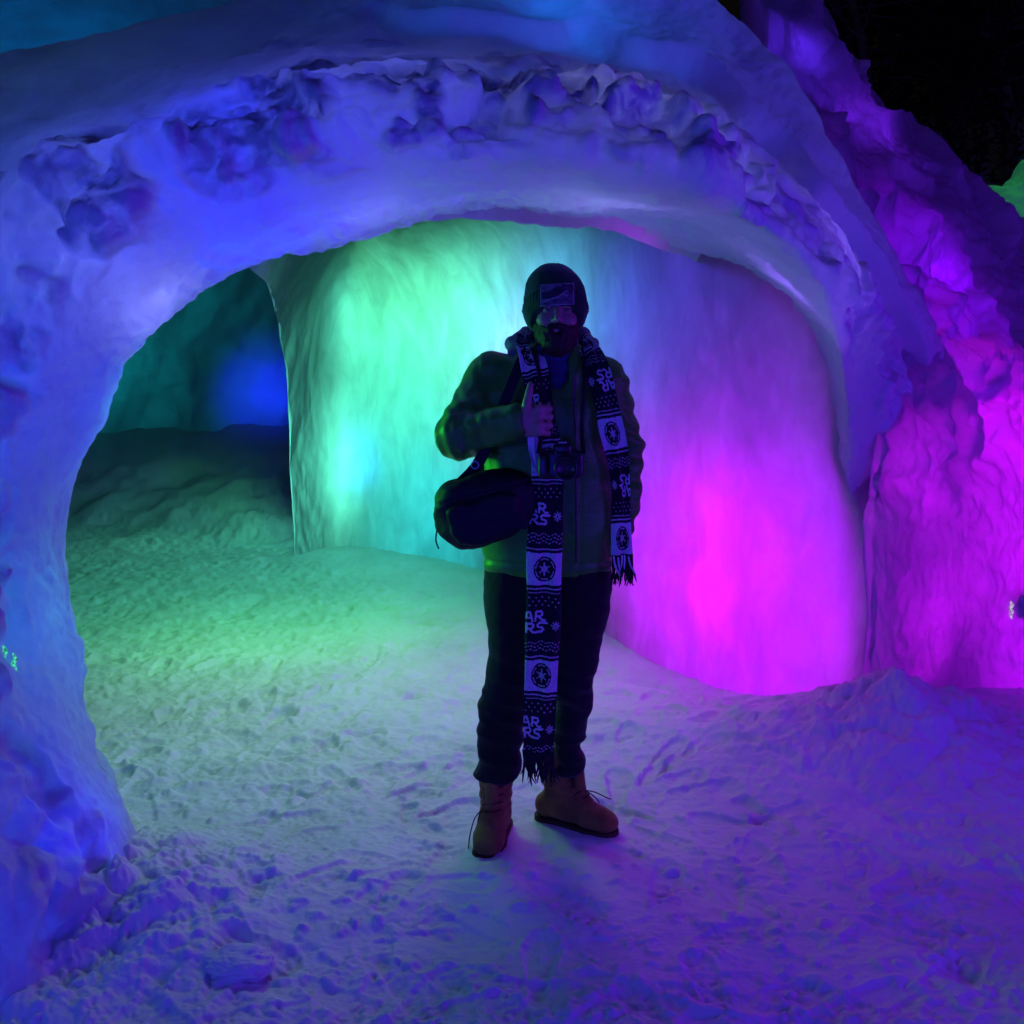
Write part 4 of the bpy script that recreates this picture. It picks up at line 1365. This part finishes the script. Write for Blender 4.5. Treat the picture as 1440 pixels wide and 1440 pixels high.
# ---------------- boots
def build_boot(cx, cy, ang, sh, laces_out):
    """local frame: u forward, v sideways; ankle at u=0"""
    f = np.array([math.cos(ang), math.sin(ang), 0.0]); sd = np.array([-math.sin(ang), math.cos(ang), 0.0])
    o0 = np.array([cx, cy, 0.004])
    def P(u, v, z): return o0 + f * u + sd * v + np.array([0, 0, z])
    g = SDF(axis(cx - 0.24, cx + 0.24, 0.0042), axis(cy - 0.24, cy + 0.24, 0.0042), axis(-0.02, sh + 0.04, 0.0042))
    g.cone(P(0.138, 0.004, 0.046), P(0.02, 0, 0.058), 0.038, 0.044, 0.02, sq=(1.05, 1.05, 0.85))
    g.cone(P(0.150, 0.006, 0.038), P(0.11, 0.003, 0.048), 0.039, 0.043, 0.02, sq=(1.1, 1.1, 0.8))
    g.cone(P(-0.055, 0, 0.052), P(0.03, 0, 0.060), 0.041, 0.043, 0.02)
    g.cone(P(0.075, 0, 0.075), P(0.0, 0, 0.135), 0.034, 0.045, 0.025)
    g.cone(P(-0.015, 0, 0.08), P(-0.008, 0, sh - 0.02), 0.046, 0.053, 0.02)
    g.cone(P(-0.008, 0, sh - 0.026), P(-0.008, 0, sh - 0.016), 0.058, 0.058, 0.006)   # padded collar
    x, y, z = g.X, g.Y, g.Z
    g.v = np.maximum(g.v, (0.020 - z) + 0 * x + 0 * y).astype(np.float32)
    u = (x - o0[0]) * f[0] + (y - o0[1]) * f[1]
    g.v += (0.0022 * np.exp(-((u - 0.105 - 0.0 * z) / 0.003)**2) * (z < 0.09) + 0.002 * np.exp(-((u - 0.045 + 0.5 * (z - 0.06)) / 0.003)**2) * (z < 0.13)).astype(np.float32)
    g.add_noise(lambda a, b, c: 0.0028 * fbm(a, b, c, 22, 2, 270) + 0.0022 * np.sin((c - 0.02) * 210 + 3 * perlin(a, b, c, 18, 272)) * sst(0.08, 0.10, c) * sst(0.17, 0.14, c))
    boot = finish(g.mesh('boot', LEATHER, person))
    s = SDF(axis(cx - 0.24, cx + 0.24, 0.004), axis(cy - 0.24, cy + 0.24, 0.004), axis(-0.03, 0.05, 0.003))
    pts = [(-0.055, 0.041), (0.03, 0.039), (0.10, 0.047), (0.148, 0.044)]
    for (u0, r0), (u1, r1) in zip(pts[:-1], pts[1:]):
        s.cone(P(u0, 0.002, 0.01), P(u1, 0.004, 0.01), r0 + 0.003, r1 + 0.003, 0.0, sq=(1, 1, 4))
    s.v = np.maximum(s.v, np.abs(s.Z - 0.010) - 0.0135 + 0 * s.X + 0 * s.Y).astype(np.float32)
    uu = (s.X - o0[0]) * f[0] + (s.Y - o0[1]) * f[1]
    s.v += (0.002 * (np.sin(uu * 420) > 0.2) * (s.Z < 0.014)).astype(np.float32)
    finish(s.mesh('sole', RUBBER, boot))
    pcs = []
    for i in range(5):
        t = i / 4.0
        uq, zq = 0.092 - 0.050 * t, 0.108 + 0.075 * t
        uq2 = uq - 0.012
        pcs.append(tube(None, [P(uq - 0.02, -0.030, zq - 0.012), P(uq, -0.010, zq + 0.002), P(uq, 0.012, zq + 0.003), P(uq2 - 0.01, 0.032, zq + 0.002)], 0.0024, None, None, n=6))
    pcs.append(tube(None, laces_out(P), 0.0019, None, None, n=6))
    pcs.append(tube(None, [p + np.array([0.012, -0.004, 0.006]) * k for k, p in enumerate(laces_out(P))], 0.0019, None, None, n=6))
    finish(many('laces', pcs, RUBBER, boot))
    tg = SDF(axis(cx - 0.15, cx + 0.15, 0.004), axis(cy - 0.15, cy + 0.15, 0.004), axis(0.08, sh + 0.06, 0.004))
    tg.cone(P(0.068, 0, 0.10), P(0.050, 0, sh - 0.012), 0.020, 0.024, 0.0, sq=(1, 1, 1))
    tg.cone(P(0.048, 0, 0.09), P(0.030, 0, sh + 0.01), 0.021, 0.025, 0.003, 'sub')
    finish(tg.mesh('tongue', LEATHER, boot))
    return boot


a = M(697, 1150, 0.05)
build_boot(a[0], MY + 0.03, math.radians(-100), 0.215, lambda P: [P(0.075, -0.025, 0.11), P(0.085, -0.048, 0.085), P(0.10, -0.060, 0.04), P(0.135, -0.058, 0.012)])
a = M(793, 1150, 0.10)
build_boot(a[0] - 0.005, MY + 0.105, math.radians(-32), 0.215, lambda P: [P(0.070, -0.005, 0.125), P(0.098, 0.004, 0.118), P(0.118, 0.016, 0.098), P(0.124, 0.02, 0.086)])

# ---------------- scarf: one long knitted strip round the neck
H = 1 / 450.0
S0 = 0.0
left_rows = [  # px, py, dy, half width, yaw, bow
 (744, 470, 0.045, 14*H, 0.7, 0), (740, 484, -0.030, 17*H, 0.45, .004), (747, 502, -0.090, 19*H, 0.2, .006), (754, 530, -0.128, 19*H, 0.05, .006), (759, 560, -0.150, 18*H, 0, .005),
 (763, 590, -0.160, 17*H, 0, .004), (767, 620, -0.165, 19*H, 0, .004), (770, 655, -0.168, 21*H, 0, .004), (769, 700, -0.168, 22*H, 0, .004), (767, 750, -0.168, 23*H, 0, .004), (765, 797, -0.165, 23.5*H, 0, .004),
 (765, 850, -0.160, 24*H, 0.03, .004), (763, 900, -0.155, 23.5*H, 0.05, .004), (761, 950, -0.15, 23*H, 0.03, .004), (759, 1005, -0.14, 22.5*H, 0, .005), (757, 1056, -0.13, 22*H, -0.03, .004)]
# pattern phase: a light panel starts at y = 777 in the photo
Cl = np.array([M(r[0], r[1], r[2]) for r in left_rows])
def arc_to(C, rows, py):
    ts = np.linspace(0, len(C) - 1, 3000); Q = cr(C, ts)
    pyv = cr(np.array([r[1] for r in rows], float), ts)
    d = np.concatenate([[0], np.cumsum(np.linalg.norm(np.diff(Q, axis=0), axis=1))])
    return float(np.interp(py, pyv, d))
sL = -arc_to(Cl, left_rows, 777)
scarf, Q, sd, nr = ribbon('scarf', left_rows, person, sL)
fringe('fringe', Q[-1], sd[-1], 21*H, scarf, 40, 0.092, FR, 5)
right_rows = [
 (812, 470, 0.045, 13*H, -0.7, 0), (823, 482, -0.030, 15*H, -0.5, .004), (834, 502, -0.090, 16*H, -0.3, .006), (843, 530, -0.122, 18*H, -0.1, .006), (852, 565, -0.136, 17*H, 0, .005), (859, 600, -0.138, 17*H, 0.05, .005),
 (867, 640, -0.130, 15*H, 0.15, .004), (873, 690, -0.120, 13*H, 0.25, .004), (874, 735, -0.115, 14*H, 0.2, .004), (875, 782, -0.110, 15*H, 0.15, .004)]
Cr_ = np.array([M(r[0], r[1], r[2]) for r in right_rows])
sR = arc_to(Cr_, right_rows, 778)
o2, Q2, sd2, nr2 = ribbon('scarf_end', right_rows, scarf, sR, rev=True)
fringe('fringe', Q2[-1], sd2[-1], 15*H, scarf, 26, 0.088, FR, 6)
fringe('fringe', Q2[-1] + [0, -0.004, 0], sd2[-1], 13*H, scarf, 5, 0.065, FRW, 7)
neck_rows = [(744, 472, 0.045, 13*H, 0.7, 0), (752, 466, 0.085, 13*H, 1.2, 0), (779, 462, 0.108, 13*H, 1.5, 0), (806, 466, 0.085, 13*H, 1.2, 0), (812, 472, 0.045, 13*H, 0.7, 0)]
# behind the neck: the strip stands upright
nb = []
for a_ in np.linspace(-0.25, math.pi + 0.25, 40):
    c_ = np.array([M(779, 478)[0] + 0.086 * math.cos(a_), MY + 0.01 + 0.095 * math.sin(a_), 0])
    nb.append([c_ + [0, 0, M(0, 494)[2]], c_ * 1 + [0.008 * math.cos(a_), 0.008 * math.sin(a_), M(0, 478)[2]], c_ + [0, 0, M(0, 464)[2]], c_ + [-0.008 * math.cos(a_), -0.008 * math.sin(a_), M(0, 478)[2]]])
nb = np.array(nb)
o3 = mesh_np('scarf_neck', nb, grid_quads(40, 4, True), SCARFM, scarf)
att = o3.data.attributes.new('knit', 'FLOAT', 'POINT')
att.data.foreach_set('value', (np.repeat((np.arange(40) // 3) % 2, 4) * 0.8).astype(np.float32))
finish(o3)
# pale turned-over edge of the scarf hanging from the fist
fold_rows = [(748, 600, -0.185, 6*H, 0.2, 0), (750, 622, -0.190, 8*H, 0.1, .002), (752, 640, -0.190, 7*H, 0, .002), (755, 662, -0.188, 1.2*H, 0, 0)]
ribbon('scarf_fold', fold_rows, scarf, 0, val=0.95, nv=16)
top_rows = [(733, 478, -0.035, 8*H, 0.6, .002), (739, 492, -0.085, 9*H, 0.3, .003), (746, 510, -0.122, 9*H, 0.1, .003), (750, 517, -0.138, 8*H, 0.1, .002)]

# ---------------- patch on the hat
def build_patch():
    nu, nv_ = 90, 60
    us = np.linspace(-0.051, 0.051, nu); vs = np.linspace(0.033, -0.033, nv_)
    U, V = np.meshgrid(us, vs, indexing='ij')
    c = M(781, 418, 0)
    zz = c[2] + V - 0.00 * U + 0.06 * U
    dx = (c[0] + U - HC[0])
    ez = zz - (HC[2] - 0.006)
    q = np.clip(1 - (dx / 0.1055)**2 - (ez / 0.122)**2, 0.02, 1)
    yy = HC[1] + 0.010 - 0.1235 * np.sqrt(q) - 0.0065
    F = np.stack([c[0] + U, yy, zz], -1); B = F + [0, 0.004, 0]
    img = np.full((nv_, nu), 0.30)
    Y_, X_ = np.mgrid[0:nv_, 0:nu] / np.array([nv_, nu])[:, None, None]
    img[(Y_ > 0.25 + 0.12 * np.sin(X_ * 9)) & (Y_ < 0.68 - 0.1 * X_)] = 0.06
    img[(X_ > 0.62) & (Y_ < 0.7)] = 0.10
    img[Y_ > 0.74 - 0.28 * X_] = 0.22
    poly(img, [(6, 50), (24, 43), (44, 38), (62, 28)], 3, 0.75)
    poly(img, [(62, 28), (70, 22), (74, 30), (68, 36), (62, 28)], 2.5, 0.55)
    img[:3] = img[-3:] = 0.6; img[:, :3] = img[:, -3:] = 0.6
    img = img * (0.55 + 0.35 * perlin(X_ * 6, Y_ * 5, 0 * X_, 1.0, 281) + 0.25 * perlin(X_ * 40, Y_ * 30, 0 * X_, 1.0, 282))
    P = np.concatenate([F, B[:, ::-1]], 1)
    o = mesh_np('patch', P, grid_quads(nu, 2 * nv_, True), SCARFM, hat)
    att = o.data.attributes.new('knit', 'FLOAT', 'POINT')
    im = img.T
    att.data.foreach_set('value', np.concatenate([im, im[:, ::-1]], 1).astype(np.float32).ravel())
    finish(o)


build_patch()

# ---------------- shoulder bag
bag = empty('shoulder_bag', tuple(OFF), 'black padded shoulder bag hanging at the man\'s hip under his bent arm', 'bag')
def build_bag():
    c = M(684, 712, -0.14)
    th = math.radians(14); ct, st_ = math.cos(th), math.sin(th)
    g = SDF(axis(c[0] - 0.24, c[0] + 0.24, 0.005), axis(c[1] - 0.12, c[1] + 0.12, 0.005), axis(c[2] - 0.2, c[2] + 0.2, 0.005))
    x = g.X - c[0]; y = g.Y - c[1]; z = g.Z - c[2]
    u = x * ct + z * st_; v = -x * st_ + z * ct
    hw, hh, hd = 0.160, 0.106, 0.062
    hh_ = hh * (1 - 0.10 * (u / hw)) * 1.0
    q = (np.abs(u / hw)**3.2 + np.abs(v / hh_)**2.6 + np.abs(y / hd)**2.6)**(1 / 2.9)
    d = (q - 1) * 0.062
    # front pocket
    qp = (np.abs((u + 0.01) / 0.115)**4 + np.abs((v + 0.028) / 0.062)**4 + np.abs((y + hd * 0.9) / 0.022)**4)**(0.25)
    dp = (qp - 1) * 0.022
    d = np.minimum(d, dp)
    d = d + 0.004 * np.exp(-((v - 0.045) / 0.003)**2) * (y < 0)       # zip groove
    d = d + 0.003 * np.exp(-(y / 0.003)**2)
    g.v = d.astype(np.float32)
    g.add_noise(lambda a, b, e: 0.005 * fbm(a, b, e, 10, 3, 280))
    body = finish(g.mesh('bag_body', BLACKN, bag))
    def L(uu, vv, yy): return c + np.array([uu * ct - vv * st_, yy, uu * st_ + vv * ct])
    finish(tube('zipper', [L(-0.13, 0.045, -0.048), L(-0.05, 0.046, -0.0625), L(0.05, 0.046, -0.0625), L(0.13, 0.044, -0.048)], 0.0028, PLAST, bag))
    # strap up under the arm, over the shoulder and back down
    finish(tube('strap', [L(-0.06, 0.085, 0.0), M(670, 655, -0.12), M(688, 620, -0.13), M(712, 560, -0.145), M(735, 505, -0.100), M(752, 486, 0.0), M(750, 500, 0.09), M(720, 570, 0.145), M(686, 650, 0.13), M(672, 690, 0.03), L(-0.02, 0.09, 0.0)], 0.017, BLACKN, bag, n=12, sub=10, flat=0.12))
    finish(tube('zip_pull', [L(-0.158, -0.03, -0.01), M(614, 748, -0.14), M(613, 760, -0.14), M(617, 772, -0.14)], 0.0026, PLAST, bag))
    rg = tube('buckle', [M(668, 654, -0.125) + 0.011 * np.array([math.cos(a), 0, math.sin(a)]) for a in np.linspace(0, 2 * math.pi, 13)], 0.002, METAL, bag, sub=2)
    finish(rg)


build_bag()

# ---------------- camera on the chest
camt = empty('camera_on_strap', tuple(OFF), 'black photo camera hanging in front of the man\'s chest over the scarf', 'camera')
def build_camera():
    c = M(789, 652, -0.215)
    g = SDF(axis(c[0] - 0.09, c[0] + 0.09, 0.003), axis(c[1] - 0.05, c[1] + 0.05, 0.003), axis(c[2] - 0.08, c[2] + 0.08, 0.003))
    x = g.X - c[0]; y = g.Y - c[1]; z = g.Z - c[2]
    b = (np.abs(x / 0.066)**6 + np.abs(y / 0.026)**6 + np.abs((z + 0.002) / 0.042)**6)**(1 / 6)
    d = (b - 1) * 0.026
    pr = (np.abs((x - 0.004) / 0.027)**4 + np.abs((y + 0.004) / 0.026)**4 + np.abs((z - 0.045) / 0.015)**4)**0.25
    d = np.minimum(d, (pr - 1) * 0.015)
    gp = (np.abs((x + 0.052) / 0.016)**4 + np.abs((y + 0.018) / 0.024)**4 + np.abs((z + 0.004) / 0.038)**4)**0.25
    g.v = np.minimum(d, (gp - 1) * 0.014).astype(np.float32)
    finish(g.mesh('camera_body', PLAST, camt))
    # lens barrel
    lc = c + [0.010, 0, -0.006]
    prof = [(0.030, -0.020), (0.031, -0.030), (0.033, -0.034), (0.033, -0.060), (0.031, -0.062), (0.034, -0.064), (0.034, -0.082), (0.030, -0.084), (0.027, -0.078), (0.024, -0.074), (0.001, -0.071)]
    a = np.linspace(0, 2 * math.pi, 40, endpoint=False)
    P = np.array([[lc + [r * math.cos(t), yy, r * math.sin(t)] for t in a] for r, yy in prof])
    finish(mesh_np('lens', P, grid_quads(len(prof), 40, True), PLAST, camt))
    finish(tube('hot_shoe', [c + [-0.008, -0.012, 0.0625], c + [0.016, -0.012, 0.0625]], 0.0022, METAL, camt))
    finish(tube('camera_strap', [c + [-0.066, 0.0, 0.03], M(762, 600, -0.180), M(764, 560, -0.172), M(756, 515, -0.145), M(748, 487, -0.06), M(752, 474, 0.03), M(779, 468, 0.09), M(808, 474, 0.03), M(818, 490, -0.06), M(822, 540, -0.150), M(818, 600, -0.165), c + [0.066, 0.0, 0.03]], 0.006, BLACKN, camt, n=8, sub=8, flat=0.25))


build_camera()

# ================================================================== DARK WOODS ON THE HILL
BARK = cloth_mat('bark', (0.20, 0.17, 0.14), rough=0.95, scale=12, bump=0.6, sheen=0, var=0.5, big=1.5)
NEEDLE = cloth_mat('needles', (0.03, 0.05, 0.025), rough=0.9, scale=8, bump=0.3, sheen=0, var=0.5, big=1.0)


def grow(rnd, p, d, L, r, depth, out, seg=6):
    pts = [p]; rs = [r]
    for i in range(seg):
        d = d + np.array([rnd.normal(0, 0.07), rnd.normal(0, 0.07), rnd.normal(0.01, 0.04)])
        d /= np.linalg.norm(d); p = p + d * L / seg
        pts.append(p); rs.append(r * (1 - (i + 1) / seg * 0.8))
    out.append((depth, pts, rs))
    if depth < 2:
        nb = rnd.randint(26, 36) if depth == 0 else rnd.randint(4, 8)
        for k in range(nb):
            t = rnd.uniform(0.12 if depth == 0 else 0.2, 0.98); j = min(int(t * seg), seg - 1); f = t * seg - j
            q = pts[j] * (1 - f) + pts[j + 1] * f
            a = rnd.uniform(0, 2 * math.pi)
            nd = np.array([math.cos(a), math.sin(a), rnd.uniform(-0.25, 0.7)]); nd /= np.linalg.norm(nd)
            if depth: nd = nd * 0.6 + d * 0.7
            grow(rnd, q, nd, L * (rnd.uniform(0.14, 0.26) * (1.15 - 0.6 * t) if depth == 0 else rnd.uniform(0.3, 0.55)), rs[j] * (0.28 if depth == 0 else 0.5), depth + 1, out, 4)


def tree(x, y, h, seed, evergreen):
    rnd = np.random.RandomState(seed)
    g = ground_z(x, y)
    name = 'fir_tree' if evergreen else 'bare_tree'
    lab = ('dark fir among the bare trees on the unlit hill' if evergreen else 'bare dark tree in the woods behind the ice castle')
    root = empty(name, (x, y, g - 0.1), lab, 'tree', 'fir trees in the dark woods' if evergreen else 'bare trees in the dark woods')
    out = []
    grow(rnd, np.array([0, 0, 0.0]), np.array([rnd.normal(0, .03), 0, 1.0]), h, h * 0.012 + 0.02, 0, out, 8)
    tr = [tube(None, p, r, None, None, n=8, sub=2) for d, p, r in out if d == 0]
    br = [tube(None, p, r, None, None, n=4, sub=1) for d, p, r in out if d > 0]
    many('trunk', tr, BARK, root)
    many('branches', br, BARK, root)
    if evergreen:
        n = 5200
        t = rnd.rand(n)**0.8; a = rnd.uniform(0, 6.28, n)
        lobes = 0.75 + 0.25 * np.sin(t * 40 + a * 2)
        R = (1 - t) * h * 0.22 * np.sqrt(rnd.rand(n)) * lobes + 0.05
        c = np.stack([R * np.cos(a), R * np.sin(a), h * (0.08 + 0.92 * t) - R * 0.35], -1)
        u = rnd.normal(size=(n, 3)); u /= np.linalg.norm(u, axis=1, keepdims=True)
        v = np.cross(u, rnd.normal(size=(n, 3))); v /= np.linalg.norm(v, axis=1, keepdims=True)
        s = 0.16
        P = np.stack([c - u * s, c - v * s * .25, c + u * s, c + v * s * .25], 1)
        mesh_np('crown', P, np.arange(n * 4).reshape(-1, 4), NEEDLE, root, smooth=False)


rt = np.random.RandomState(9)
k = 0
for row, (Y_, n_) in enumerate(((20.5, 5), (23.5, 7), (27.0, 9))):
    for i in range(n_):
        px = 1130 + (i + 0.5 + rt.uniform(-.35, .35)) * 400 / n_
        x = (px - 720) / 1440 * Y_
        tree(x, Y_ + rt.uniform(-0.8, 0.8), rt.uniform(9, 13), 300 + k, (k % 3 == 2))
        k += 1
